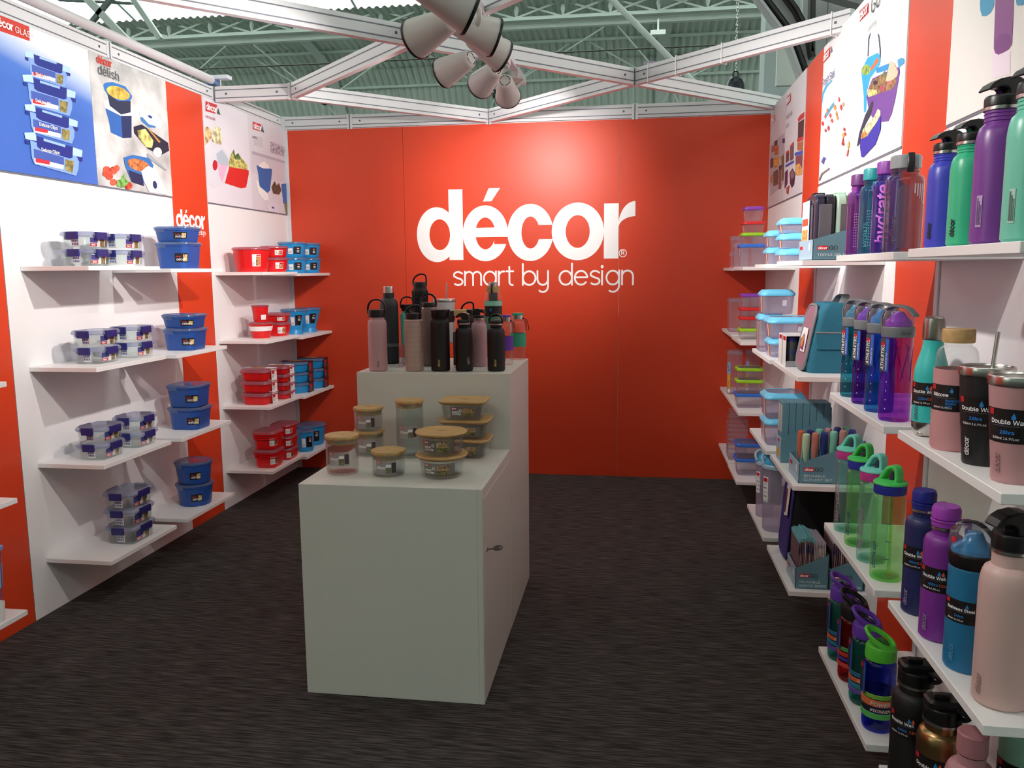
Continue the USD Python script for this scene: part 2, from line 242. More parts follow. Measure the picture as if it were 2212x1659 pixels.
PRINTS={
'glass':[
('printed_tag','#cc3a2e',[3.077,2.501,3.278,2.5,3.274,2.435,3.069,2.43]),
('printed_glass_body','#86abe8',[3.26,2.365,3.5,2.364,3.489,2.317,3.473,2.29,3.272,2.292,3.262,2.31]),
('printed_lid','#b9dcfa',[3.236,2.385,3.285,2.396,3.29,2.386,3.469,2.386,3.519,2.385,3.512,2.361,3.464,2.359,3.286,2.37,3.239,2.366]),
('printed_clip','#20308c',[3.29,2.387,3.469,2.387,3.462,2.349,3.445,2.343,3.309,2.345,3.291,2.352]),
('printed_latch','#9fc4f2',[3.325,2.386,3.431,2.387,3.428,2.378,3.324,2.377]),
('printed_label','#4560b4',[3.273,2.342,3.417,2.341,3.415,2.314,3.272,2.311]),
('printed_label','#f2f2f6',[3.272,2.312,3.413,2.316,3.41,2.3,3.273,2.295]),
('printed_tag','#cf3040',[3.278,2.313,3.346,2.317,3.343,2.304,3.278,2.299]),
('printed_food','#8d8040',[3.423,2.337,3.468,2.339,3.456,2.298,3.421,2.299]),
('printed_clip','#20308c',[3.236,2.364,3.256,2.364,3.254,2.35,3.238,2.352]),
('printed_clip','#20308c',[3.485,2.359,3.516,2.359,3.512,2.346,3.493,2.346]),
('printed_glass_body','#86abe8',[3.239,2.261,3.519,2.26,3.507,2.203,3.488,2.17,3.253,2.173,3.241,2.195]),
('printed_lid','#b9dcfa',[3.211,2.286,3.268,2.299,3.274,2.286,3.483,2.286,3.542,2.285,3.534,2.256,3.477,2.253,3.27,2.267,3.215,2.262]),
('printed_clip','#20308c',[3.274,2.288,3.483,2.288,3.475,2.241,3.455,2.235,3.296,2.238,3.275,2.245]),
('printed_latch','#9fc4f2',[3.314,2.286,3.439,2.287,3.435,2.276,3.313,2.276]),
('printed_label','#4560b4',[3.253,2.233,3.421,2.232,3.419,2.199,3.253,2.196]),
('printed_label','#f2f2f6',[3.253,2.198,3.418,2.201,3.413,2.183,3.254,2.177]),
('printed_tag','#cf3040',[3.259,2.199,3.339,2.203,3.335,2.188,3.259,2.182]),
('printed_food','#8d8040',[3.429,2.227,3.482,2.229,3.468,2.179,3.426,2.181]),
('printed_clip','#20308c',[3.212,2.259,3.234,2.259,3.232,2.244,3.213,2.246]),
('printed_clip','#20308c',[3.502,2.253,3.538,2.254,3.534,2.237,3.511,2.238]),
('printed_glass_body','#86abe8',[3.235,2.144,3.518,2.134,3.506,2.08,3.487,2.05,3.25,2.061,3.238,2.082]),
('printed_lid','#b9dcfa',[3.207,2.168,3.264,2.179,3.27,2.167,3.481,2.16,3.54,2.157,3.532,2.129,3.475,2.129,3.266,2.148,3.211,2.146]),
('printed_clip','#20308c',[3.27,2.168,3.481,2.161,3.474,2.117,3.453,2.112,3.293,2.12,3.271,2.128]),
('printed_latch','#9fc4f2',[3.311,2.165,3.436,2.162,3.433,2.152,3.309,2.156]),
('printed_label','#4560b4',[3.25,2.117,3.419,2.111,3.418,2.079,3.25,2.083]),
('printed_label','#f2f2f6',[3.25,2.084,3.416,2.082,3.411,2.064,3.25,2.064]),
('printed_tag','#cf3040',[3.256,2.085,3.336,2.086,3.333,2.072,3.256,2.069]),
('printed_food','#8d8040',[3.427,2.106,3.48,2.106,3.466,2.06,3.424,2.062]),
('printed_clip','#20308c',[3.208,2.144,3.23,2.143,3.228,2.128,3.209,2.131]),
('printed_clip','#20308c',[3.5,2.128,3.537,2.127,3.533,2.112,3.51,2.113]),
('printed_glass_body','#86abe8',[3.221,2.025,3.53,2.004,3.517,1.944,3.496,1.91,3.236,1.93,3.223,1.954]),
('printed_lid','#b9dcfa',[3.19,2.052,3.253,2.063,3.259,2.049,3.49,2.035,3.555,2.03,3.546,1.999,3.483,2.0,3.254,2.028,3.194,2.027]),
('printed_clip','#20308c',[3.259,2.05,3.49,2.036,3.481,1.987,3.458,1.982,3.283,1.995,3.26,2.005]),
('printed_latch','#9fc4f2',[3.303,2.046,3.441,2.038,3.437,2.027,3.302,2.035]),
('printed_label','#4560b4',[3.237,1.994,3.422,1.981,3.42,1.945,3.236,1.954]),
('printed_label','#f2f2f6',[3.236,1.956,3.418,1.948,3.413,1.929,3.237,1.933]),
('printed_tag','#cf3040',[3.243,1.957,3.331,1.955,3.327,1.939,3.243,1.939]),
('printed_food','#8d8040',[3.431,1.975,3.489,1.973,3.473,1.921,3.427,1.926]),
('printed_clip','#20308c',[3.191,2.024,3.215,2.023,3.213,2.006,3.192,2.01]),
('printed_clip','#20308c',[3.51,1.998,3.551,1.996,3.547,1.979,3.521,1.981]),
],
'delish':[
('printed_lid','#dfe6ee',[3.743,2.284,3.783,2.298,3.982,2.287,3.986,2.27,3.947,2.249,3.874,2.24,3.752,2.255]),
('printed_pot','#2a62b0',[3.752,2.253,3.874,2.238,3.962,2.254,3.949,2.146,3.873,2.133,3.782,2.145,3.774,2.195]),
('printed_pot_shade','#1b2f5e',[3.874,2.238,3.962,2.254,3.949,2.146,3.873,2.133]),
('printed_pot','#2f72be',[3.75,2.36,3.766,2.372,3.822,2.388,3.927,2.389,3.978,2.354,3.972,2.339,3.956,2.325,3.955,2.27,3.875,2.245,3.788,2.271,3.778,2.318,3.755,2.339]),
('printed_pot_shade','#232c4a',[3.779,2.325,3.858,2.306,3.961,2.326,3.955,2.27,3.875,2.245,3.788,2.271]),
('printed_soup','#e4b048',[3.957,2.344,3.938,2.33,3.905,2.319,3.863,2.314,3.823,2.315,3.791,2.322,3.774,2.333,3.773,2.346,3.791,2.36,3.822,2.37,3.863,2.376,3.904,2.376,3.937,2.369,3.957,2.358]),
('printed_lid','#c9d9ee',[4.233,2.246,4.206,2.233,4.164,2.228,4.117,2.23,4.075,2.241,4.044,2.256,4.031,2.274,4.038,2.291,4.064,2.303,4.104,2.31,4.15,2.308,4.194,2.298,4.227,2.282,4.241,2.264]),
('printed_lid_rim','#3f76b8',[4.033,2.26,4.055,2.264,4.11,2.237,4.197,2.238,4.211,2.235,4.108,2.222,4.046,2.241]),
('printed_slot','#26408a',[4.143,2.274,4.139,2.272,4.131,2.271,4.123,2.271,4.115,2.273,4.109,2.276,4.106,2.279,4.107,2.282,4.112,2.284,4.119,2.285,4.128,2.285,4.136,2.283,4.142,2.28,4.145,2.277]),
('printed_cloth','#22243a',[3.972,2.203,4.044,2.226,4.28,2.169,4.287,2.128,4.201,2.093,4.082,2.111,3.974,2.171]),
('printed_bread','#e4c872',[4.002,2.19,4.074,2.209,4.141,2.16,4.123,2.12,4.07,2.117,4.01,2.155]),
('printed_knife','#c48a44',[4.094,2.212,4.11,2.213,4.209,2.163,4.192,2.156]),
('printed_cup','#f0eee8',[4.214,2.11,4.208,2.098,4.196,2.087,4.178,2.08,4.16,2.078,4.144,2.081,4.134,2.088,4.131,2.099,4.136,2.111,4.149,2.121,4.166,2.129,4.184,2.131,4.2,2.128,4.211,2.121]),
('printed_tomato','#d4452c',[3.756,1.966,3.749,1.955,3.733,1.947,3.715,1.945,3.701,1.95,3.697,1.959,3.704,1.971,3.719,1.979,3.737,1.981,3.751,1.976]),
('printed_tomato','#d4452c',[3.81,1.969,3.802,1.956,3.785,1.948,3.765,1.945,3.75,1.951,3.745,1.961,3.753,1.974,3.77,1.983,3.79,1.985,3.805,1.98]),
('printed_tomato','#d4452c',[3.773,1.937,3.766,1.926,3.75,1.917,3.732,1.916,3.718,1.921,3.713,1.931,3.72,1.942,3.736,1.95,3.754,1.952,3.768,1.947]),
('printed_tomato','#d4452c',[3.8,1.912,3.793,1.901,3.778,1.894,3.761,1.892,3.748,1.897,3.744,1.906,3.751,1.917,3.765,1.924,3.782,1.926,3.796,1.921]),
('printed_tomato','#d4452c',[3.831,1.982,3.825,1.972,3.812,1.965,3.796,1.963,3.784,1.967,3.78,1.976,3.786,1.985,3.799,1.993,3.815,1.995,3.827,1.99]),
('printed_tomato','#d4452c',[3.74,1.947,3.734,1.938,3.721,1.931,3.706,1.929,3.694,1.933,3.691,1.942,3.696,1.951,3.709,1.958,3.725,1.96,3.736,1.956]),
('printed_tomato','#d4452c',[3.926,1.908,3.918,1.895,3.9,1.886,3.878,1.884,3.862,1.89,3.857,1.901,3.865,1.914,3.883,1.923,3.904,1.925,3.921,1.919]),
('printed_herb','#5f9640',[3.801,1.922,3.831,1.929,3.865,1.964,3.873,1.933,3.902,1.922,3.844,1.89,3.797,1.891]),
('printed_bowl','#2f6cb4',[3.868,2.039,3.949,2.062,4.09,2.064,4.125,2.031,4.061,1.934,3.921,1.928,3.892,1.975,3.875,2.001]),
('printed_bowl_shade','#1d2550',[3.897,1.982,4.014,1.97,4.026,1.916,3.921,1.926]),
('printed_pasta','#c9703c',[4.091,2.009,4.072,1.997,4.038,1.988,3.994,1.986,3.951,1.989,3.917,1.997,3.897,2.01,3.896,2.023,3.913,2.035,3.946,2.044,3.988,2.047,4.032,2.044,4.068,2.036,4.09,2.023]),
('printed_lid','#e3e9f0',[4.009,1.988,4.072,2.023,4.15,2.011,4.247,1.891,4.069,1.889,4.029,1.938]),
('printed_slot','#23305c',[4.144,1.935,4.144,1.926,4.14,1.918,4.133,1.912,4.124,1.911,4.116,1.913,4.109,1.919,4.106,1.928,4.106,1.937,4.109,1.945,4.116,1.951,4.125,1.952,4.133,1.95,4.14,1.944]),
('printed_spoon','#9fa4ac',[4.079,2.088,4.107,2.081,4.251,2.023,4.239,2.017,4.089,2.06,4.07,2.075]),
],
'bread':[
('printed_tag','#c8303a',[4.714,2.47,4.851,2.474,4.822,2.417,4.706,2.413]),
('printed_mark','#2e5344',[4.861,2.46,4.887,2.42,4.842,2.422]),
('printed_bread','#d8b078',[4.689,2.32,4.727,2.326,4.763,2.303,4.763,2.269,4.689,2.217,4.677,2.214]),
('printed_bread','#e3cda4',[4.761,2.247,4.783,2.319,4.834,2.35,4.881,2.339,4.891,2.271,4.865,2.232,4.786,2.242]),
('printed_lid','#dcdce6',[4.686,2.194,4.76,2.243,4.866,2.241,4.974,2.186,4.952,2.103,4.88,2.01,4.746,1.972,4.678,2.004]),
('printed_sketch','#b4c2ce',[4.806,2.181,4.882,2.217,4.959,2.166,4.944,2.12,4.817,2.124]),
('printed_sketch','#ecb6d2',[4.817,2.126,4.941,2.126,4.862,2.014,4.827,2.054]),
('printed_button','#c8202c',[4.814,2.115,4.809,2.101,4.8,2.089,4.787,2.081,4.773,2.08,4.762,2.084,4.755,2.094,4.753,2.107,4.758,2.121,4.767,2.133,4.78,2.141,4.794,2.142,4.805,2.138,4.812,2.128]),
('printed_vegetables','#b9b264',[4.956,2.143,5.003,2.216,5.048,2.191,5.09,2.219,5.215,2.161,5.205,2.124,4.963,2.12]),
('printed_herb','#4c6b34',[5.012,2.217,5.034,2.238,5.049,2.204,5.095,2.224,5.126,2.187,5.046,2.177]),
('printed_tub','#d92c2a',[4.963,2.122,5.226,2.132,5.223,2.106,5.176,2.017,5.106,2.005,4.895,2.017]),
],
'kitchen':[
('printed_tag','#c8303a',[5.321,2.456,5.452,2.459,5.429,2.41,5.316,2.407]),
('printed_mark','#4a5560',[5.465,2.456,5.489,2.41,5.438,2.412]),
('printed_window','#cbcad0',[5.333,2.369,5.454,2.373,5.457,2.306,5.326,2.305]),
('printed_glasses','#aaa0b0',[5.578,2.367,5.859,2.362,5.88,2.292,5.575,2.293]),
('printed_shelf','#b6b0bc',[5.289,2.264,5.876,2.263,5.874,2.245,5.287,2.243]),
('printed_wall','#d2ccd6',[5.287,2.243,5.874,2.245,5.871,2.114,5.273,2.121]),
('printed_canister','#2f66aa',[5.344,2.178,5.586,2.18,5.577,2.144,5.537,2.031,5.48,2.002,5.382,2.027,5.364,2.126]),
('printed_sugar','#ece8e4',[5.376,2.175,5.412,2.202,5.47,2.22,5.537,2.199,5.539,2.178,5.442,2.169]),
('printed_vanilla','#58402f',[5.563,2.058,5.62,2.104,5.646,2.076,5.692,2.096,5.726,2.048,5.683,2.014,5.586,2.014]),
('printed_canister','#3b68b0',[5.728,2.092,5.871,2.114,5.866,1.956,5.751,1.958]),
('printed_scoop','#f0eeee',[5.322,2.078,5.348,2.076,5.383,2.041,5.492,2.009,5.511,1.969,5.441,1.954,5.356,1.995]),
('printed_lid','#dcd9e4',[5.665,1.908,5.641,1.893,5.603,1.883,5.559,1.879,5.518,1.883,5.488,1.893,5.474,1.907,5.48,1.924,5.503,1.939,5.539,1.949,5.583,1.953,5.624,1.95,5.656,1.94,5.67,1.925]),
('printed_slot','#3a4a80',[5.595,1.912,5.582,1.909,5.563,1.91,5.548,1.915,5.547,1.92,5.559,1.923,5.579,1.922,5.593,1.917]),
('printed_herb','#6f6a3a',[5.763,1.948,5.804,1.974,5.871,1.972,5.869,1.888,5.793,1.875]),
],
'go':[
('printed_tag','#c8303a',[3.611,2.481,3.481,2.472,3.473,2.433,3.603,2.436]),
('printed_strap','#3a4660',[3.459,2.27,3.462,2.338,3.439,2.351,3.392,2.344,3.345,2.331,3.308,2.306,3.277,2.246,3.278,2.206,3.29,2.209,3.295,2.25,3.322,2.305,3.351,2.327,3.399,2.34,3.433,2.343,3.445,2.329,3.446,2.267]),
('printed_bag','#2ea4dc',[3.538,2.23,3.501,2.25,3.455,2.265,3.315,2.249,3.281,2.223,3.282,2.199,3.407,2.178,3.444,2.139,3.44,2.064,3.469,2.065,3.489,2.136]),
('printed_lettuce','#8ca84c',[3.409,2.204,3.425,2.2,3.45,2.201,3.479,2.206,3.507,2.214,3.528,2.225,3.537,2.235,3.532,2.243,3.515,2.247,3.489,2.247,3.46,2.241,3.433,2.233,3.414,2.222,3.405,2.212]),
('printed_carrot','#d86c44',[3.414,2.213,3.319,2.234,3.291,2.214,3.388,2.202]),
('printed_lid','#2f88c4',[3.335,2.198,3.16,2.176,3.15,2.153,3.316,2.177]),
('printed_lid','#3f94c8',[3.07,2.165,3.033,2.163,2.998,2.153,2.992,2.137,3.052,2.135]),
('printed_tub','#6c4492',[3.44,2.116,3.417,2.147,3.372,2.17,3.171,2.153,3.046,2.137,3.035,2.119,3.072,2.037,3.103,1.996,3.139,1.977,3.209,1.986,3.314,2.006,3.397,2.058]),
('printed_salad','#80603c',[3.433,2.131,3.366,2.164,3.241,2.157,3.076,2.113,3.066,2.089,3.105,2.078,3.229,2.092,3.41,2.111]),
('printed_salad_leaf','#55703a',[3.191,2.145,3.196,2.138,3.212,2.138,3.229,2.145,3.237,2.155,3.232,2.162,3.216,2.162,3.2,2.155]),
('printed_pasta','#e2c076',[3.433,2.131,3.408,2.14,3.305,2.115,3.294,2.099,3.41,2.111]),
('printed_beetroot','#a04a56',[3.194,2.098,3.203,2.092,3.229,2.094,3.257,2.103,3.27,2.114,3.26,2.121,3.233,2.119,3.206,2.109]),
('printed_beetroot','#b46a60',[3.105,2.099,3.115,2.096,3.142,2.1,3.169,2.108,3.182,2.116,3.171,2.118,3.144,2.114,3.117,2.107]),
('printed_olive','#3a2a3c',[3.291,2.139,3.3,2.135,3.324,2.137,3.348,2.145,3.36,2.153,3.35,2.157,3.327,2.154,3.302,2.147]),
('printed_dressing_cup','#d8b69c',[3.195,2.122,3.152,2.181,3.101,2.161,3.05,2.123,3.06,2.11,3.117,2.109]),
('printed_lid','#32344a',[3.548,1.946,3.52,1.997,3.447,2.05,3.356,2.088,3.339,2.077,3.366,2.04,3.425,2.021,3.493,1.989,3.504,1.955]),
('printed_food','#e8d0a0',[3.485,1.972,3.467,2.002,3.317,2.023,3.274,2.043,3.237,2.03,3.236,2.011,3.311,1.989,3.45,1.962]),
('printed_food','#d87a38',[3.485,1.972,3.475,1.99,3.428,1.991,3.401,1.974,3.45,1.962]),
('printed_lunch_box','#3434a2',[3.494,1.969,3.399,1.965,3.296,1.99,3.229,2.016,3.225,1.963,3.283,1.919,3.442,1.893,3.471,1.899,3.499,1.941]),
],
'seal':[
('printed_tag','#c8303a',[4.254,2.472,4.112,2.471,4.111,2.429,4.245,2.429]),
('printed_mark','#5a6468',[4.106,2.438,4.087,2.469,4.063,2.438]),
('printed_swoosh','#3fb0d4',[4.277,2.249,4.255,2.293,4.174,2.313,4.047,2.312,4.046,2.304,4.148,2.3,4.216,2.28,4.243,2.233]),
('printed_band','#4a9ec4',[4.161,2.183,3.994,2.206,3.988,2.189,4.137,2.162]),
('printed_flower','#c63a3a',[4.239,2.152,4.215,2.16,4.189,2.151,4.174,2.138,4.201,2.134,4.222,2.145]),
('printed_flower','#c63a3a',[4.176,2.173,4.164,2.183,4.148,2.176,4.139,2.163,4.154,2.157,4.166,2.166]),
('printed_flower','#e8823c',[4.137,2.192,4.122,2.203,4.103,2.194,4.091,2.18,4.109,2.173,4.124,2.184]),
('printed_flower','#d8402c',[4.08,2.161,4.059,2.169,4.035,2.16,4.022,2.148,4.046,2.144,4.064,2.154]),
('printed_flower','#c63a3a',[4.04,2.132,4.019,2.139,3.996,2.131,3.982,2.119,4.006,2.115,4.025,2.125]),
('printed_flower','#e8823c',[3.993,2.181,3.975,2.192,3.952,2.182,3.939,2.167,3.961,2.16,3.978,2.172]),
('printed_flower','#e8823c',[3.948,2.146,3.935,2.158,3.917,2.149,3.907,2.134,3.923,2.127,3.937,2.138]),
('printed_flower','#c63a3a',[3.909,2.2,3.898,2.209,3.883,2.201,3.874,2.189,3.888,2.184,3.9,2.193]),
('printed_flower','#d8402c',[3.871,2.159,3.855,2.169,3.835,2.16,3.823,2.145,3.842,2.139,3.858,2.151]),
('printed_flower','#e8823c',[3.824,2.162,3.813,2.17,3.8,2.163,3.791,2.153,3.804,2.148,3.815,2.156]),
('printed_flower','#e8823c',[3.924,2.124,3.909,2.132,3.891,2.125,3.88,2.113,3.898,2.109,3.912,2.118]),
('printed_flower','#c63a3a',[4.155,2.107,4.139,2.113,4.121,2.107,4.11,2.097,4.129,2.094,4.143,2.101]),
('printed_flower','#c63a3a',[4.099,2.108,4.082,2.118,4.062,2.11,4.05,2.097,4.07,2.091,4.086,2.101]),
('printed_flower','#c63a3a',[3.793,2.054,3.777,2.06,3.76,2.054,3.75,2.045,3.768,2.041,3.781,2.049]),
('printed_flower','#e8823c',[3.809,2.033,3.79,2.04,3.769,2.033,3.757,2.022,3.778,2.018,3.795,2.026]),
('printed_flower','#c63a3a',[3.771,2.032,3.757,2.038,3.741,2.032,3.731,2.023,3.748,2.02,3.761,2.027]),
('printed_flower_base','#c03a30',[3.806,1.994,3.782,2.024,3.759,1.987,3.736,1.986,3.774,1.984]),
('printed_flower','#e0a040',[3.698,1.969,3.68,1.994,3.665,1.974,3.684,1.953]),
('printed_flower','#d04038',[3.706,1.933,3.692,1.957,3.672,1.952,3.69,1.928]),
('printed_ribbon','#5a58a8',[4.191,1.969,4.146,1.987,4.096,1.973,4.13,1.967,4.138,1.95]),
('printed_outline','#8a7a7c',[4.238,1.889,4.18,1.915,4.016,1.922,3.98,1.908,4.015,1.914,4.154,1.907,4.211,1.883]),
],
'clips':[
('printed_tag','#c8303a',[5.228,2.468,5.088,2.464,5.083,2.417,5.217,2.415]),
('printed_lid','#c23a36',[4.849,2.278,4.783,2.287,4.666,2.284,4.66,2.255,4.83,2.26]),
('printed_tub','#4c2c2e',[4.83,2.256,4.666,2.248,4.656,2.158,4.822,2.167]),
('printed_lid','#c23a36',[4.845,2.174,4.652,2.158,4.652,2.138,4.831,2.152]),
('printed_tub','#b06a40',[4.831,2.149,4.659,2.136,4.648,2.083,4.822,2.107]),
('printed_lid','#3a5ab8',[4.9,2.105,4.641,2.085,4.643,2.065,4.891,2.086]),
('printed_tub','#8a4a50',[4.864,2.081,4.653,2.065,4.639,1.958,4.847,1.977]),
('printed_pasta','#d89a50',[4.847,2.031,4.752,2.031,4.644,1.983,4.639,1.959,4.843,1.977]),
('printed_jar','#6a3a40',[5.178,2.139,5.077,2.14,5.07,2.086,5.171,2.081]),
('printed_lid','#c8442e',[5.18,2.149,5.078,2.145,5.076,2.136,5.177,2.132]),
('printed_jar','#704a4c',[5.043,2.159,4.939,2.165,4.927,2.077,5.03,2.077]),
('printed_lid','#c8442e',[5.048,2.163,4.936,2.172,4.933,2.16,5.046,2.151]),
('printed_bar','#3d58b2',[5.177,2.073,4.912,2.067,4.909,2.053,5.178,2.058]),
('printed_bowl','#5c2c4c',[5.185,2.031,5.098,2.038,5.093,1.958,5.177,1.934]),
('printed_bowl','#4a2848',[5.026,2.01,4.946,2.026,4.859,1.991,4.877,1.932,4.942,1.918,5.003,1.949]),
('printed_bowl_mouth','#8a6a70',[5.006,2.003,4.944,2.017,4.876,1.989,4.9,1.967,4.969,1.97]),
('printed_fruit','#b04432',[5.116,1.936,5.021,1.942,5.051,1.893,5.103,1.902]),
],
'pantry':[
('printed_tag','#c8303a',[5.787,2.45,5.633,2.441,5.625,2.404,5.777,2.405]),
('printed_shelving','#b4aab2',[5.784,2.268,5.262,2.272,5.21,1.969,5.727,1.938]),
('printed_jar','#a05a48',[5.729,2.255,5.609,2.249,5.6,2.209,5.72,2.216]),
('printed_jar','#3a3230',[5.62,2.273,5.504,2.265,5.497,2.232,5.613,2.239]),
('printed_jar','#b05a3a',[5.612,2.234,5.454,2.226,5.443,2.173,5.6,2.181]),
('printed_jar','#3c2a68',[5.319,2.242,5.241,2.237,5.236,2.21,5.313,2.215]),
('printed_jar','#5a3258',[5.764,2.179,5.643,2.176,5.629,2.114,5.751,2.119]),
('printed_jar','#c89038',[5.626,2.166,5.44,2.158,5.427,2.096,5.612,2.103]),
('printed_jar','#4a2a5a',[5.407,2.093,5.315,2.09,5.309,2.058,5.4,2.06]),
('printed_jar','#6a5a40',[5.32,2.136,5.245,2.147,5.211,1.989,5.289,1.99]),
('printed_jar','#5a4a3c',[5.616,2.08,5.439,2.079,5.419,1.986,5.596,1.988]),
('printed_jar','#8a4a42',[5.414,2.062,5.324,2.069,5.299,1.95,5.39,1.95]),
('printed_jar','#c07050',[5.734,2.069,5.643,2.069,5.632,2.018,5.723,2.02]),
('printed_jar','#c6a08c',[5.413,2.148,5.333,2.146,5.323,2.103,5.404,2.106]),
],
'drops':[
('printed_stripe','#efe2ef',[2.286,2.001,2.181,1.975,2.174,1.921,2.281,1.934]),
('printed_drop','#3f9cc6',[2.388,2.151,2.38,2.123,2.365,2.105,2.34,2.098,2.313,2.098,2.296,2.109,2.295,2.123]),
('printed_drop','#8c4c8e',[2.289,2.137,2.185,2.105,2.18,2.062,2.175,1.989,2.19,1.981,2.214,1.98,2.247,1.982,2.268,1.991,2.278,2.004,2.281,2.029]),
('printed_drop_tip','#7c3c84',[2.27,2.002,2.27,2.021,2.248,2.029,2.216,2.024,2.192,2.014,2.18,1.998,2.19,1.982,2.221,1.981,2.25,1.984]),
('printed_drop','#3f9cc6',[2.18,2.103,2.113,2.083,2.111,2.067,2.136,2.063,2.163,2.071]),
],
}
# ================================================================== the room shell
D, XR, ZT, ZB = 5.819, 3.39, 2.571, 2.48
def struct(name, label=None):
    return thing(name, label, None, kind='structure')
setd(part(None, 'floor', bx(-30.2, 30.2, -16.2, 26.6, -.05, 0), CARPET), kind='structure')
def on_back(u, v, o): return np.c_[u, D-.0005-o, v]
def on_left(u, v, o): return np.c_[.0005+o, u, v]
def on_right(u, v, o): return np.c_[XR-.0005-o, u, v]
def flat(m, f, u0, v0, flip=1):  # lettering m laid on a wall map, its origin at (u0, v0)
    v, fc = m; return f(u0+flip*v[:, 0], v0+v[:, 1], v[:, 2]*.0006+.0012), (fc if True else fc)
def rail(parent, p, q, name='rail'):  # aluminium wall rail: face with two grooves
    part(parent, name, bar(p, q, .04, .088), ALU)
def grooves(parent, p, q, off):
    off = np.array(off); 
    for dz in (.022, -.024): part(parent, 'groove', bar(np.array(p)+off+[0, 0, dz], np.array(q)+off+[0, 0, dz], .002, .005), GROOVE)
# back wall: three red panels with fine seams, posts, rail, word mark
wb = struct('wall_back')
for a, b in ((.0295, .881), (.883, 2.4005), (2.4025, XR)): part(wb, 'red_panel', bx(a, b, D, D+.03, 0, 2.475, .0006), RED)
part(wb, 'frame_board', bx(-.04, XR+.11, D+.002, D+.03, 2.475, ZB, .0005), ALU)
for a, b in ((0, .5), (.5, 1.5), (1.5, 2.5), (2.5, 3.5)):
    p, q = (a+.02, D+.012, 2.5255), (b-.02, D+.012, 2.5255); rail(wb, p, q); grooves(wb, p, q, (0, -.0205, 0))
    for x in (a+.075, b-.075): part(wb, 'screw', mv(rot_x(lathe([(0, 0), (.006, 0), (.006, .002), (0, .002)], 10), 90), (x, D-.0085, 2.5255)), SCREW)
for x in (.5, 1.5, 2.5): part(wb, 'post', bx(x-.02, x+.02, D-.012, D+.03, 2.47, ZT+.003), ALU); part(wb, 'post_slot', bx(x-.004, x+.004, D-.0135, D-.012, 2.47, ZT), GROOVE)
part(wb, 'corner_post', bx(-.02, .0295, D-.004, D+.03, 0, ZT+.003), ALU)
S_LOGO = (2.5115-.9695)/2002; X_LOGO, Z_LOGO = .9695, 1.545
LW = mat('white_lettering', '#ffffff', .45)
lg = aff.translate(aff.scale(WM, S_LOGO, S_LOGO, origin=(0, 0)), X_LOGO, Z_LOGO)
part(wb, 'word_mark', poly3(lg, on_back, .0012), LW, 'big white word mark on the red back wall', False)
ring = Point(1895, 47).buffer(36).difference(Point(1895, 47).buffer(29))
part(wb, 'registered_mark', poly3(aff.translate(aff.scale(ring, S_LOGO, S_LOGO, origin=(0, 0)), X_LOGO, Z_LOGO), on_back, .0012), LW, None, False)
part(wb, 'registered_mark', flat(text('R', .03, True, center=True), on_back, X_LOGO+1895*S_LOGO, Z_LOGO+32*S_LOGO), LW, None, False)
def arc(cx, cy, rx, ry, a0, a1, n=14): return [(cx+rx*math.cos(math.radians(a0+(a1-a0)*k/n)), cy+ry*math.sin(math.radians(a0+(a1-a0)*k/n))) for k in range(n+1)]
GL = {  # thin rounded stroke letters; x-height 125, width, strokes
 's': (95, [[(86, 108), *arc(47, 93, 40, 30, 60, 200, 8), (40, 66), *arc(47, 32, 43, 30, 80, -140, 10)]]),
 'm': (165, [[(0, 0), (0, 125)], [(0, 85), *arc(39, 85, 39, 38, 180, 0), (78, 0)], [(78, 85), *arc(117, 85, 39, 38, 180, 0), (156, 0)]]),
 'a': (125, [arc(58, 62, 58, 62, 0, 360, 24), [(116, 125), (116, 0)]]),
 'r': (55, [[(0, 0), (0, 125)], [(0, 80), *arc(44, 80, 44, 44, 180, 80)]]),
 't': (64, [[(28, 165), (28, 30), *arc(54, 30, 26, 30, 180, 270), (60, 0)], [(0, 125), (64, 125)]]),
 'b': (120, [[(0, 190), (0, 0)], arc(60, 62, 60, 62, 0, 360, 24)]),
 'y': (115, [[(0, 125), (0, 55), *arc(50, 55, 50, 55, 180, 360)], [(100, 125), (100, -10), *arc(50, -10, 50, 55, 0, -130, 12)]]),
 'd': (125, [[(116, 190), (116, 0)], arc(58, 62, 58, 62, 0, 360, 24)]),
 'e': (122, [[(2, 66), (116, 66), *arc(58, 62, 58, 62, 4, 320, 22)]]),
 'i': (22, [[(0, 0), (0, 122)], [(0, 160), (0, 161)]]),
 'g': (125, [arc(58, 62, 58, 62, 0, 360, 24), [(116, 125), (116, -10), *arc(60, -10, 56, 55, 0, -125, 12)]]),
 'n': (100, [[(0, 0), (0, 125)], [(0, 75), *arc(50, 75, 50, 49, 180, 0), (100, 0)]])}
def tagline(s, x1, sp=18):
    x, G = 0, []
    for ch in s:
        if ch == ' ': x += 74; continue
        w, st = GL[ch]
        for k in st: G.append(LineString([(x+a, b) for a, b in k]).buffer(14 if len(k) == 2 and k[0][0] == k[1][0] and abs(k[0][1]-k[1][1]) < 2 else 8.5, quad_segs=4))
        x += w+sp
    x -= sp; g = unary_union(G); return aff.scale(g, x1/x, 1, origin=(0, 0))
tg = aff.translate(aff.scale(tagline('smart by design', 1650), S_LOGO, S_LOGO, origin=(0, 0)), X_LOGO+338*S_LOGO, 1.366)
part(wb, 'tagline', poly3(tg, on_back, .0012), LW, 'thin white tagline lettering under the word mark', False)
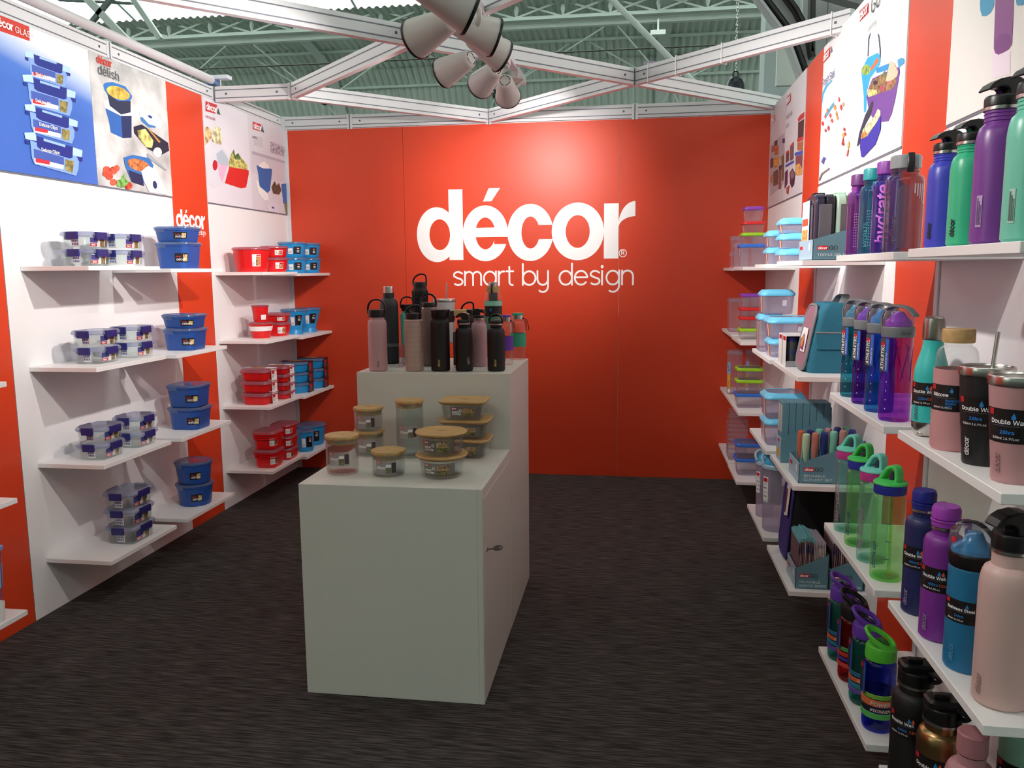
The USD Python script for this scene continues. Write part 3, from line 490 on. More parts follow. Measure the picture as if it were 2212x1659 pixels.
# side walls: panels, seams, rails
def side_wall(name, x, s, panels, f, rails):
    w = struct(name); lo, hi = sorted((x, x-s*.04))
    for nm, a, b, m in panels: part(w, nm, bx(lo, hi, a+.002, b-.002, 0, 2.495 if s > 0 else 2.506, .0006), m)
    for nm, a, b, m in panels[1:]: part(w, 'seam_post', bx(*sorted((x-s*.03, x-s*.0015)), a-.004, a+.004, 0, 2.49), GROOVE if nm == 'white_panel' else ALU)
    return w
wl = side_wall('wall_left', 0, 1, [('red_panel', .9, 3.02, RED), ('white_panel', 3.02, 4.297, WALLW), ('red_panel', 4.297, 4.678, RED), ('white_panel', 4.678, 5.818, WALLW)], on_left, None)
for a, b in ((.82, 1.82), (1.82, 2.82), (2.82, 3.82), (3.82, 4.82), (4.82, 5.80)):
    p, q = (-.0195, a+.02, 2.5335), (-.0195, b-.02, 2.5335); part(wl, 'rail', bar(p, q, .04, .075), ALU); grooves(wl, p, q, (.0205, 0, 0))
    for y in (a+.075, b-.075): part(wl, 'screw', mv(rot_y(lathe([(0, 0), (.006, 0), (.006, .002), (0, .002)], 10), 90), (.0008, y, 2.5335)), SCREW)
for y in (1.82, 2.82, 3.82, 4.82): part(wl, 'post', bx(-.04, .004, y-.02, y+.02, 2.496, ZT+.003), ALU); part(wl, 'post_slot', bx(.004, .0055, y-.004, y+.004, 2.496, ZT), GROOVE)
part(wl, 'word_mark', flat(decor_text(.315), on_left, 4.318, 1.722), LW, 'white word mark on the red strip of the left wall', False)
tg2 = aff.translate(aff.scale(tagline('smart by design', 1650), .31/2002, .31/2002, origin=(0, 0)), 4.375, 1.690)
part(wl, 'tagline', poly3(tg2, on_left, .0012), LW, None, False)
wr = side_wall('wall_right', XR, -1, [('white_panel', 1.2, 2.58, WALLW), ('red_panel', 2.58, 2.983, RED), ('white_panel', 2.983, 4.25, WALLW), ('red_panel', 4.25, 4.663, RED), ('white_panel', 4.663, 5.818, WALLW)], on_right, None)
for y in (4.25, 2.583): part(wr, 'upright', bx(XR-.006, XR-.0005, y-.026, y+.002, 0, 1.858), ALU)
# ------------------------------------------------------------------ overhead beams on the 45 degree grid
def beam(label, a, b, clips=()):
    t = thing('overhead_beam', label, 'beam', group=None); z = 2.526
    p, q = np.array([*a, z]), np.array([*b, z]); d = (q-p)/np.linalg.norm(q-p); s = np.array([d[1], -d[0], 0])
    part(t, 'bar', bar(p+d*.022, q-d*.022, .034, .088), ALU)
    for sg in (1, -1): grooves(t, p+d*.022, q-d*.022, s*sg*.0178)
    for sg in (1, -1):
        for e in (p+d*.09, q-d*.09): part(t, 'screw', bar(e+s*sg*.017, e+s*sg*.0185, .011, .011), SCREW)
    for k in clips:
        c = p+d*k; part(t, 'cable_tie', strap(np.array([c+s*i*.021+np.array([0, 0, j*.049]) for i, j in ((1, 1), (1, 0), (1, -1), (-1, -1), (-1, 0), (-1, 1))]), d, .005, .002, True), LW)
def node(x, y, label):
    t = thing('beam_connector', label, 'connector')
    part(t, 'post', bx(x-.021, x+.021, y-.021, y+.021, 2.478, ZT+.002), ALU)
    for sx, sy in ((1, 0), (-1, 0), (0, 1), (0, -1)): part(t, 'slot', bx(x+sx*.0215-(.003 if sx == 0 else .0008), x+sx*.0215+(.003 if sx == 0 else .0008), y+sy*.0215-(.003 if sy == 0 else .0008), y+sy*.0215+(.003 if sy == 0 else .0008), 2.48, ZT), GROOVE)
Y1, Y2 = 4.82, 3.82
beam('short white overhead beam from the left wall to the first connector', (.0, Y1), (.5, Y1))
beam('white overhead beam from the left connector down to the back wall rail', (.5, Y1), (1.5, D))
beam('shiny white overhead beam between the left connector and the connector behind the spotlights', (.5, Y1), (1.5, Y2))
beam('white overhead beam running from the spotlight connector to the right connector', (1.5, Y2), (2.5, Y1), (.55,))
beam('white overhead beam from the right connector into the back right corner', (2.5, Y1), (3.46, D-.04))
beam('white overhead beam from the middle of the back wall rail to the right connector', (1.5, D), (2.5, Y1))
beam('bright white overhead beam from the right connector to the right wall', (2.5, Y1), (3.44, Y2+.06), (.12, .32, .62, 1.22))
beam('overexposed white overhead beam from the spotlight connector towards the upper left', (1.5, Y2), (.5, Y2-1))
beam('pale grey overhead beam behind the nearest spotlight at the top edge', (1.5, Y2), (2.5, Y2-1))
node(.5, Y1, 'square beam connector where three beams meet on the left'); node(1.5, Y2, 'square beam connector just left of the spotlights'); node(2.5, Y1, 'square beam connector where four beams meet on the right')
t = thing('junction_box', 'translucent white plastic box lying on the right beam connector', 'box', (2.60, 4.88, ZT))
part(t, 'body', rrloft([(.09, .06, .012, 0), (.10, .07, .014, .035)]), FROST); part(t, 'lid', mv(rrloft([(.104, .074, .014, 0), (.098, .068, .012, .008)]), (0, 0, .035)), FROST)
setd(part(None, 'cable_conduit', tube([(.012, 1.2, 2.604), (.012, 3.2, 2.604), (.012, 4.78, 2.604)], .024, 12), mat('conduit_grey', '#c9c4c8', .4)), 'grey round conduit pipe lying along the left wall rail', 'pipe')
t = thing('clip_lamp', 'small blue and white lamp perched on the left wall post', 'lamp', (.03, 4.86, ZT))
part(t, 'stem', lathe([(0, 0), (.004, 0), (.004, .05), (0, .05)], 8), ALU); part(t, 'shade', mv(bx(-.05, .06, -.03, .03, 0, .022), (0, 0, .05)), mat('lamp_white', '#dfe6f2', .3)); part(t, 'housing', mv(bx(-.07, -.01, -.028, .028, 0, .03), (-.01, 0, .02)), C('#5f7fb0'))
# ------------------------------------------------------------------ wall shelves
def shelf(side, y0, y1, z, label):
    a, b = (0.0005, .31) if side == 'L' else (3.108, XR-.0005)
    setd(part(None, 'wall_shelf', bx(a, b, y0, y1, z-.019, z), WHITE), label, 'shelf')
ROW = ('top', 'second', 'third', 'lowest')
LEFT = [('the clip-lid glass boxes', 3.11, 3.625, (1.503, 1.083, .669, .247)), ('the dark blue tubs', 3.72, 4.225, (1.492, 1.075, .66, .247)),
        ('the red tubs', 4.72, 5.228, (1.472, 1.056, .65, .245)), ('the light blue tubs by the back corner', 5.26, 5.815, (1.461, 1.04, .634, .215))]
for what, y0, y1, zs in LEFT:
    for k, z in enumerate(zs): shelf('L', y0, y1, z, f'{ROW[k]} white left wall shelf holding {what}')
for k, z in enumerate((1.094, .668, .242)): shelf('L', 2.1, 2.612, z, f'{ROW[k+1]} white wall shelf cut off by the left edge of the photo')
RIGHT = [('the steel bottles nearest the camera', 1.397, 1.933, (1.512, 1.110, .709, .298)), ('the see-through sports bottles', 2.04, 2.592, (1.508, 1.098, .690, .284)),
         ('the lunch bags and cardboard displays', 3.105, 3.645, (1.499, 1.079, .670, .260)), ('the pale blue lidded food boxes', 3.75, 4.30, (1.49, 1.070, .660, .257)),
         ('the coloured-lid boxes', 4.77, 5.215, (1.48, 1.06, .657, .253)), ('the clear canisters by the back corner', 5.22, 5.815, (1.475, 1.066, .658, .260))]
for what, y0, y1, zs in RIGHT:
    for k, z in enumerate(zs): shelf('R', y0, y1, z, f'{ROW[k]} white right wall shelf holding {what}')
# ------------------------------------------------------------------ posters (flat print on boards)
def print_mat(n, c):
    k = n.replace('printed_', '').split('_')[0]
    if k not in ('food', 'pasta', 'salad', 'herb', 'bread', 'vegetables', 'lettuce', 'vanilla', 'tomato', 'fruit', 'flower', 'jar', 'glasses', 'soup'): return C(c, .5)
    l = np.array(lin(c)); return noisy('print_'+k+'_'+c[1:], tuple(l*.35), tuple(np.minimum(1, l*1.5+.03)), 26 if k in ('soup', 'bread', 'tomato', 'flower') else 55, .5, lo=.32, hi=.62)
def poster(side, key, y0, y1, z0, z1, m, label, texts=()):
    x = 0 if side == 'L' else XR; t = thing('poster', label, 'poster', (x, y0, z0)); s = 1 if side == 'L' else -1
    part(t, 'board', bx(*sorted((s*.0006, s*.004)), 0, y1-y0, 0, z1-z0, .0005), m)
    part(t, 'lower_edge', bx(*sorted((s*.0006, s*.0025)), 0, y1-y0, -.008, -.0005, .0004), GROOVE)  # dark strip painting in the shadow gap below the board
    e = .0044; tags = []
    for n, c, pts in PRINTS[key]:
        P = Polygon(list(zip(pts[::2], pts[1::2]))).buffer(0)
        if len(pts) > 12: P = P.buffer(-.004).buffer(.007, quad_segs=4).buffer(-.003, quad_segs=4)
        P = P.intersection(sbox(y0+.001, z0+.001, y1-.001, z1-.001))
        if P.is_empty or P.area < 1e-6: continue
        e += .00012
        mm = poly3(aff.translate(P, -y0, -z0), lambda u, v, o: np.c_[s*(e+o), u, v], .0002)
        if mm: part(t, n, mm, print_mat(n, c), None, False)
        if n == 'printed_tag' and c != '#cf3040':
            a, b, a1, b1 = P.bounds; w = .84*(a1-a); tags.append((w, (a+.08*(a1-a)) if s > 0 else (a1-.08*(a1-a)), b+.5*(b1-b)-.16*w))
    for what, c, yy, zz, h, b in [(decor_text(w), '#ffffff', yy, zz, 0, 0) for w, yy, zz in tags if key != 'glass']+list(texts):
        e += .0002; v, f = what if isinstance(what, tuple) else text(what, h, b)
        part(t, 'lettering', (np.c_[s*(e+.0004+v[:, 2]*.0003), (yy-y0)+s*v[:, 0], zz-z0+v[:, 1]], f), C(c, .5), None, False)
    return t
def blue_poster():
    n = {'g': ('geometry', {}), 's': ('separate_xyz', {}), 'a': ('math', {'math_type': 'multiply_add', 'value2': .16, 'value3': 0.}), 'b': ('math', {'math_type': 'add'}), 'm': ('map_range', {'from_min': 2.75, 'from_max': 2.98, 'clamp': True}),
         'r': ('rgb_ramp', {'ramp': [(0, lin('#3f6cc4')), (.35, lin('#4a78d0')), (.7, lin('#b9cdf2')), (1, lin('#f4f4fa'))]}), 'p': ('principled_bsdf', {'roughness': .4})}
    return usdkit.material(stage, '/World/Looks/poster_blue', n, [('g.position', 's.vector'), ('s.y', 'a.value1'), ('a.value', 'b.value1'), ('s.z', 'b.value2'), ('b.value', 'm.value'), ('m.result', 'r.fac'), ('r.color', 'p.base_color')], surface='p.BSDF')
GREY = noisy('poster_grey_mottle', '#a5a5a6', '#e2e2e2', 5, .4)
PL, PR = (1.885, 2.494), (1.870, 2.503)
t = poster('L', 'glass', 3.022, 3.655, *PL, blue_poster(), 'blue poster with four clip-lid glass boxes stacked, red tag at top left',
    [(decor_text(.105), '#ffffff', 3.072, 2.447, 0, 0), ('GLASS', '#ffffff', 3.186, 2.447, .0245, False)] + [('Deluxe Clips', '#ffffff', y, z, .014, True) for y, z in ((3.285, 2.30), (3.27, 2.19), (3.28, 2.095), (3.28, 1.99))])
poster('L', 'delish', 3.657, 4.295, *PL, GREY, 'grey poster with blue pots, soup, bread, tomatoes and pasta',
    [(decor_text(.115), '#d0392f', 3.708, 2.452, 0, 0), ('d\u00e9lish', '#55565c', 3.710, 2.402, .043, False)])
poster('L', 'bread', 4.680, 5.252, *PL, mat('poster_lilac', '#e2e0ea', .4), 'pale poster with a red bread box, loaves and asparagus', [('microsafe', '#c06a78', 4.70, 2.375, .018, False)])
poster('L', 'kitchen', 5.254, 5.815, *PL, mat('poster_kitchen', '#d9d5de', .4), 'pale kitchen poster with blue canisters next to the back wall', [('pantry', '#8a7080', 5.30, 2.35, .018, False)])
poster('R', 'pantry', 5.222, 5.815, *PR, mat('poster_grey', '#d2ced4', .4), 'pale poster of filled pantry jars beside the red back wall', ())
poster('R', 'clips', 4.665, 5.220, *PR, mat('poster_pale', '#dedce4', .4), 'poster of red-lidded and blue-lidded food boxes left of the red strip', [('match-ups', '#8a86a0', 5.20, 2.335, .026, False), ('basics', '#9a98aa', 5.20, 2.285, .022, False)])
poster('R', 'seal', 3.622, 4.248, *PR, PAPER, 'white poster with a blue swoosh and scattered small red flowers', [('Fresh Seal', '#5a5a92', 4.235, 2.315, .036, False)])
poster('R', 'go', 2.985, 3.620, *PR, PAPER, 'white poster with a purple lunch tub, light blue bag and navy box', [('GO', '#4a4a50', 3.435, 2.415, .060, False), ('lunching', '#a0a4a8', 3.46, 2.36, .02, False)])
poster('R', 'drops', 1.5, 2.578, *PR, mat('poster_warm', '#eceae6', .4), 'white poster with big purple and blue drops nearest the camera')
# ================================================================== the exhibition hall around the stand
HALL = noisy('hall_cladding', '#d0e2d8', '#dae8e0', .6, .6)
HSTEEL = mat('hall_steel', '#dcefe6', .5); HLIGHT = mat('hall_steel_pale', '#eefaf4', .5); GZ = 2.6
G1A, G2A, G2B, G3A, G3B = 15.6, 6.0, 4.4, -6.0, -7.4
HGREY = mat('hall_steel_grey', '#d6e4e0', .5)
ARC = [(26.35, 0.), (26.35, 4.), (26.2, 5.4), (25.9, 6.4), (25.5, 7.08), (24.9, 7.5), (24.1, 7.80), (23, 7.93), (21.9, 8.0), (21.0, 8.03)]
xs = np.arange(-30, 30.01, .05); prof = np.where((np.arange(len(xs))//2) % 2 == 0, 0, .045)
def corrug(arc):
    V, F = [], []; n = len(xs); A = np.array(arc); T = np.gradient(A, axis=0); N = np.c_[-T[:, 1], T[:, 0]]; N /= np.linalg.norm(N, axis=1)[:, None]
    for (y, z), (ny, nz) in zip(A, N): V.append(np.c_[xs, y+ny*prof, z+nz*prof])
    for k in range(len(arc)-1):
        i = np.arange(n-1)+k*n; F += [np.stack([i, i+1, i+n+1], 1), np.stack([i, i+n+1, i+n], 1)]
    return np.vstack(V), np.vstack(F)
hr = struct('hall_roof', 'green-grey corrugated hall roof far behind the stand')
for a, b in ((0, 3), (2, 5), (4, 9)):
    seg = [np.array(p)+(np.array([.0, -.03]) if a == 2 else 0) for p in ARC[a:b+1]]; part(hr, 'corrugated_sheet', corrug(seg), HALL, None, False)
gl = clear('rooflight_glazing', '#f4f8f7', .06, '#f4f8f6')
VAULT = [(21.0, 8.06), (G1A, 9.6), (10.0, 10.4), (G2A, 10.8), (G2B, 10.8), (-1.0, 10.3), (G3A, 9.6), (G3B, 8.0), (-15.5, 6.0), (-16.0, 0.0)]
for k, (p, q) in enumerate(zip(VAULT, VAULT[1:])):  # rooflights alternate with solid roof, front slope behind the camera; unseen strips added and sized for daylight
    glass = k in (0, 3, 6); part(hr, 'rooflight_pane' if glass else 'roof_slab', loft([np.array([(x, p[0], p[1]), (x, q[0], q[1]), (x, q[0], q[1]+.05), (x, p[0], p[1]+.05)]) for x in (-30, 30)]), gl if glass else HALL, None, False)
gp = Polygon([(26.4, 0)]+ARC[1:]+VAULT[1:])
for x in (-30.1, 30.0):
    part(hr, 'gable_wall', poly3(gp.intersection(sbox(-20, 0, 30, GZ)), lambda u, v, o, x=x: np.c_[x+o, u, v], .1), HALL, None, False); part(hr, 'gable_pane', poly3(gp.intersection(sbox(-20, GZ, 30, 12)), lambda u, v, o, x=x: np.c_[x+o, u, v], .03), gl, None, False)  # end glazing out of view, added to brighten the hall roof
for x in np.arange(-28.5, 30, 3.0): part(hr, 'glazing_bar', bar((x, 21.0, 8.02), (x, G1A, 9.56), .06, .08), HGREY)
def hbar(x0, x1, y, z, w, h): return bx(x0, x1, y-w/2, y+w/2, z-h/2, z+h/2)
t = thing('roof_girder', 'pale lattice roof girder with crossed bars high across the hall', 'girder', (0, 21.5, 7.9))
zc0, zc1 = .17, -.20
part(t, 'top_chord', hbar(-17, 13, 0, zc0+.03, .16, .10), HSTEEL); part(t, 'bottom_chord', hbar(-17, 13, 0, zc1-.03, .16, .08), HSTEEL)
p0 = -16.9
for k in range(26):
    x = p0+k*1.17
    part(t, 'diagonal', bar((x, -.03, zc1), (x+1.17, -.03, zc0), .03, .045), HLIGHT); part(t, 'diagonal', bar((x, .03, zc0), (x+1.17, .03, zc1), .03, .045), HLIGHT)
    part(t, 'spindle_post', mv(lathe([(.015, zc1), (.04, zc1+.09), (.062, -.01), (.04, zc0-.09), (.015, zc0)], 8), (x, 0, 0)), HLIGHT)
setd(part(None, 'roof_purlin', cat([hbar(-17, 13, 21.9, 7.61, .02, .13), hbar(-17, 13, 21.9, 7.675, .16, .02), hbar(-17, 13, 21.9, 7.545, .16, .02)]), HLIGHT), 'wide pale green steel beam just below the lattice girder', 'beam')
setd(part(None, 'roof_purlin', hbar(-17, 13, 23.9, 7.74, .06, .07), HSTEEL), 'thin upper purlin crossing the corrugated roof', 'beam')
setd(part(None, 'roof_purlin', hbar(-17, 13, 25.3, 7.02, .06, .07), HSTEEL), 'thin lower purlin crossing the corrugated roof', 'beam')
for x, lab in ((-12.0, 'leaning roof rib at the far left of the hall'), (-6.65, 'roof rib seen left of the spotlights'), (-1.62, 'roof rib seen just below the spotlights'), (3.17, 'upright roof rib seen right of the spotlights'), (8.0, 'roof rib hidden behind the right poster wall')):
    t = thing('roof_rib', lab, 'rib', (x, 0, 0)); q = [np.array([0, y-.12, z-.16]) for y, z in ARC[1:]]
    part(t, 'flange', strap(q, (1, 0, 0), .30, .03), HGREY); part(t, 'web', strap([p+[0, .09, .1] for p in q], (1, 0, 0), .04, .2), HGREY)
for x0 in (-11.6, -6.4, -1.45, 3.3):
    c = np.array([x0+(.1), 23.3, 6.25]); nm = {-11.6: 'far left', -6.4: 'left', -1.45: 'middle', 3.3: 'right'}[x0]
    t = thing('roof_bracing', f'thin crossed steel tie rods in the {nm} roof bay', 'tie rods', (0, 0, 0))
    for dx, y, z in ((-2.1, 23.6, 7.6), (2.1, 23.6, 7.6), (-1.3, 21.9, 7.5), (3.1, 21.9, 7.5), (-1.0, 25.0, 4.6), (1.1, 25.0, 4.6)):
        part(t, 'rod', tube([c, (x0+dx, y, z)], .022, 6), HSTEEL)
    part(t, 'clamp', cat([mv(trimesh.creation.icosphere(1, .11), c), mv(bx(-.1, .1, -.06, .06, -.1, .1), c+[.02, 0, .03])]), BLACK, 'black clamp where the rods meet')
setd(part(None, 'hall_cable', tube([(-17, 18.2, 6.05), (-4, 18.0, 5.96), (9, 18.2, 6.02)], .014, 6), C('#2c3230')), 'dark cable stretched across the hall', 'cable')
setd(part(None, 'diagonal_strut', tube([(1.9, 12, 5.38), (3.6, 12, 3.66)], .042, 10), HGREY), 'grey diagonal tube strut behind the right beam connector', 'strut')
t = thing('hall_truss', 'dark grey crossed roof truss in front of the bright rooflight', 'truss', (0, 0, 0))
for p, q, w in (((-8.2, 15, 7.05), (-6.85, 15, 5.65), .13), ((-7.05, 15, 6.75), (-7.9, 15, 5.95), .08), ((-7.35, 15.4, 7.1), (-6.55, 15.4, 5.9), .10), ((-8.4, 15.1, 6.62), (-6.9, 15.1, 6.48), .03)): part(t, 'member', bar(p, q, .08, w), HGREY if w > .09 else C('#6f807e'))
t = thing('hall_lamp', 'small box light hanging from the right roof rib', 'lamp', (2.95, 20, 6.74)); part(t, 'housing', bx(-.17, .17, -.08, .08, 0, .10), HLIGHT); part(t, 'bracket', bx(-.02, .02, -.02, .02, .1, .35), HSTEEL)
# dark-edged arch and grey cladding beyond the right wall
t = thing('entrance_arch', 'grey arched frame with black rubber edges above the right wall', 'arch', (0, 9, 0))
o1 = [(3.60, 4.36), (3.707, 4.223), (3.773, 4.131), (3.877, 3.994), (3.989, 3.847), (4.076, 3.683), (4.175, 3.438), (4.261, 3.197), (4.33, 2.9), (4.38, 2.4), (4.40, 0)]
o2 = [(3.80, 4.36), (3.909, 4.221), (3.984, 4.12), (4.063, 4.015), (4.135, 3.884), (4.208, 3.70), (4.24, 3.55)]
web = Polygon(o1+[(4.75, 0), (4.75, 3.3), (4.24, 3.50)]+o2[::-1])
part(t, 'web', poly3(web, lambda u, v, o: np.c_[u, .05+o, v], .25), mat('arch_grey', '#d2d4d4', .5), None, False)
for o, nm in ((o1, 'black_edge'), (o2, 'black_edge'), ([(4.211, 4.36), (4.222, 3.932), (4.232, 3.60)], 'black_edge')): part(t, nm, strap([(x, 0, z) for x, z in o], (0, 1, 0), .16, .052), BLACK)
part(t, 'flange', strap([(x-.055, .02, z-.02) for x, z in o1], (0, 1, 0), .2, .045), C('#c6cace'))
part(t, 'opening_plate', bx(3.98, 4.2, .5, .56, 3.4, 4.6), HLIGHT)
t = thing('hall_cladding', 'grey ribbed panel wall above the right posters', 'wall cladding', (4.26, 9.7, 0))
for k in range(9): part(t, 'panel', bx(k*.26, k*.26+.255, 0, .05, 0, 5.2), mat('cladding_grey', '#c4c6c8', .6))
t = thing('hall_soffit', 'dark grey sloping beams above the ribbed panel wall', 'beam', (0, 9.3, 0))
for dz, m in ((0, C('#9a9c9e')), (.075, C('#4c4e50')), (.15, C('#7a7c80'))): part(t, 'beam', bar((4.20, 0, 4.31+dz), (5.6, 0, 3.84+dz), .2, .06), m)
setd(part(None, 'hall_column', bx(3.99, 4.46, 10.5, 10.9, 0, 5), mat('column_blue_grey', '#c6d6d8', .5)), 'blue grey steel column plate beyond the back right corner', 'column')
# chain hoist
t = thing('chain_hoist', 'dark round chain hoist with black lettering hanging beyond the back wall', 'hoist', (3.50, 9, 3.02))
hp = [(0, .0), (.07, .0), (.098, .02)]+[(.098+(.008 if k % 2 else 0), .03+.012*k) for k in range(19)]+[(.096, .26), (.088, .31), (.07, .35), (.04, .378), (0, .385)]
S = Round(hp); HB = mat('hoist_body', '#3a444c', .35, .3); part(t, 'body', lathe(hp, 28), HB)
part(t, 'lettering', wrap(text('DASI', .045, True, center=True), S, 285, .305, .002), BLACK, None, False); part(t, 'lettering', wrap(text('LCY', .045, True, center=True), S, 290, .25, .01), BLACK, None, False)
part(t, 'hook_ring', tube([(.026*math.cos(a), 0, .405+.034*math.sin(a)) for a in np.linspace(0, 6.2, 18)], .008, 8), BLACK)
for k in range(26): part(t, 'chain_link', tube([(.009*math.cos(a) if k % 2 else 0, 0 if k % 2 else .009*math.cos(a), .45+k*.034+.02*math.sin(a)) for a in np.linspace(0, 2*math.pi, 9)], .0035, 5), STEEL)
# ================================================================== spotlights on their track
t = thing('light_track', 'white light track carrying the row of spotlights', 'track', (1.9, 0, 2.468))
part(t, 'rail', bx(-.018, .018, 1.35, 4.62, 0, .034), ALU); part(t, 'hanger', bx(-.02, .02, 3.40, 3.44, .034, .05), ALU)
HEAD = mat('spotlight_white', '#d6d2cf', .38); EMIT = usdkit.material(stage, '/World/Looks/lamp_glow', {'e': ('emission', {'color': (1, .95, .9), 'strength': 6.0})}, surface='e.emission')
def align(m, d):  # local -z axis onto d
    z = -np.array(d, float)/np.linalg.norm(d); x = np.cross([0, 0, 1], z); x /= np.linalg.norm(x); y = np.cross(z, x); return m[0]@np.array([x, y, z]), m[1]
LABS = ['nearest and largest white spotlight at the top edge', 'white spotlight aimed left just under the nearest one', 'white spotlight second from the camera aimed right', 'white spotlight aimed right with its black rim showing', 'white spotlight aimed down left in the middle of the row', 'small white spotlight half hidden behind the middle of the row', 'farthest white spotlight showing its round back cap', 'white spotlight on the track above the camera aimed right', 'white spotlight on the track above the camera aimed left']
for (p, aim, k), lab in zip(SPOTS, LABS):
    d = np.array(aim)-np.array(p); d /= np.linalg.norm(d); c = np.array(p)-d*.074
    t = thing('spotlight', lab, 'spotlight', c)
    pr = [(0, .085), (.030, .085), (.036, .078), (.040, .07), (.066, -.075), (.068, -.08), (.063, -.08), (.060, -.06), (.038, .04), (0, .04)]
    part(t, 'head', align(lathe(pr, 30), d), HEAD); part(t, 'rim', align(lathe([(.0685, -.074), (.0695, -.078), (.0675, -.084), (.0625, -.084), (.0625, -.074)], 30), d), BLACK, 'black front rim')
    part(t, 'lens', align(lathe([(0, -.015), (.045, -.015), (.045, -.012), (0, -.012)], 20), d), EMIT)
    part(t, 'cap_slot', align(cat([tube([(.026*math.cos(a), .026*math.sin(a), .0855) for a in np.linspace(a0, a0+1.25, 7)], .0016, 5) for a0 in (0.1, 1.7, 3.2, 4.8)]), d), BLACK)
    arm = np.array([1.9, c[1], 2.47])-c; sd = np.cross(d, [0, 0, 1]); sd /= np.linalg.norm(sd)
    part(t, 'arm', tube(spline([sd*.045+d*.0, sd*.075+[0, 0, .03], sd*.06+arm*.55, arm*.8+sd*.01, arm], 14), .009, 8), HEAD); part(t, 'adapter', bx(arm[0]-.018, arm[0]+.018, arm[1]-.055, arm[1]+.055, arm[2]-.035, arm[2]), HEAD)
# ================================================================== the two plinths
X0, X1 = 1.391, 2.028
t = thing('low_plinth', 'low white display cabinet with a locked side door in the middle of the floor', 'cabinet')
part(t, 'body', cat([bx(X0, X1-.018, 2.6, 3.222, 0, .757), bx(X1-.0178, X1, 2.6, 2.613, 0, .7218), bx(X1-.0178, X1, 2.6, 3.222, .722, .757), bx(X1-.0178, X1, 3.21, 3.222, 0, .7218)]), PLINTH)
part(t, 'door', bx(X1-.016, X1+.001, 2.615, 3.208, .004, .7195), PLINTH)
lk = np.array([X1+.001, 2.655, .533])
part(t, 'lock', mv(rot_y(lathe([(0, 0), (.009, 0), (.009, .004), (.006, .005), (0, .005)], 16), 90), lk), STEEL); kp = aff.translate(unary_union([sbox(0, -.002, .018, .002), aff.scale(Point(.026, 0).buffer(.011), 1.2, .75)]).difference(Point(.033, 0).buffer(.0025)), .004, 0)
part(t, 'key', poly3(kp, lambda u, v, o: np.c_[lk[0]+u*1.2, lk[1]+u*.7, lk[2]+v*1.2+o*.0]+np.c_[o*.5, -o*.7, o*0], .002), STEEL, 'small key left in the lock', False)
t = thing('tall_plinth', 'taller white display block behind the low cabinet', 'plinth'); part(t, 'body', bx(X0+.002, X1+.001, 3.224, 3.795, 0, 1.063), PLINTH); 
# ================================================================== food boxes and tubs (left wall)
NAVY = mat('navy_clip', '#24286c', .35); TUBBLUE = mat('tub_blue', '#204b96', .38); LIDBLUE = clear('lid_blue_clear', '#a8bde0', .45, '#8fabd8', .12)
TUBRED = mat('tub_red', '#d8181c', .35); LIDRED = clear('lid_red_clear', '#e6a8b6', .5, '#e08a9c', .12); SKY = mat('tub_sky_blue', '#1f8fcf', .35); LIDSKY = clear('lid_sky_clear', '#b4d2ec', .45, '#9cc4e8', .12)
INK = mat('label_black', '#161214', .4); TAG = mat('tag_red', '#c8202c', .4); CARD = mat('label_white', '#eeecec', .45); GRY = mat('print_grey', '#8d8f9c', .5)
def tub(parent, secs, m, t=.003, clearwall=False, n=6):
    """open container from outer sections (w, d, r, z); opaque ones get an inner wall"""
    if clearwall: return part(parent, 'body', rrloft(secs, True, False, n), m)
    inner = [(w-2*t, d-2*t, max(r-t, .001), max(z, secs[0][3]+t)) for w, d, r, z in secs[::-1]]
    return part(parent, 'body', rrloft(list(secs)+inner, True, True, n), m)
def tag_print(parent, S, a, z, w, name='brand_tag', h=None):  # red tag with a white word mark, left edge at angle a
    h = h or w*.42; R = float(np.ravel(S(np.array([math.radians(a)]), np.array([z])))[0]); da = math.degrees(w/R)
    part(parent, name, patch(S, a, a+da, z, z+h, .0012), TAG, None, False)
    part(parent, 'tag_lettering', wrap(decor_text(w*.86), S, a+da*.07, z+h*.22, .0016), LW, None, False)
def lines(parent, S, a, z, w, n, m, h=.003, gap=.006, name='small_print'):
    R = float(np.ravel(S(np.array([math.radians(a)]), np.array([z])))[0])
    for k in range(n): part(parent, name, patch(S, a, a+math.degrees(w*(1 if k % 2 == 0 else .7)/R), z-k*gap, z-k*gap+h, .0012, na=2), m, None, False)
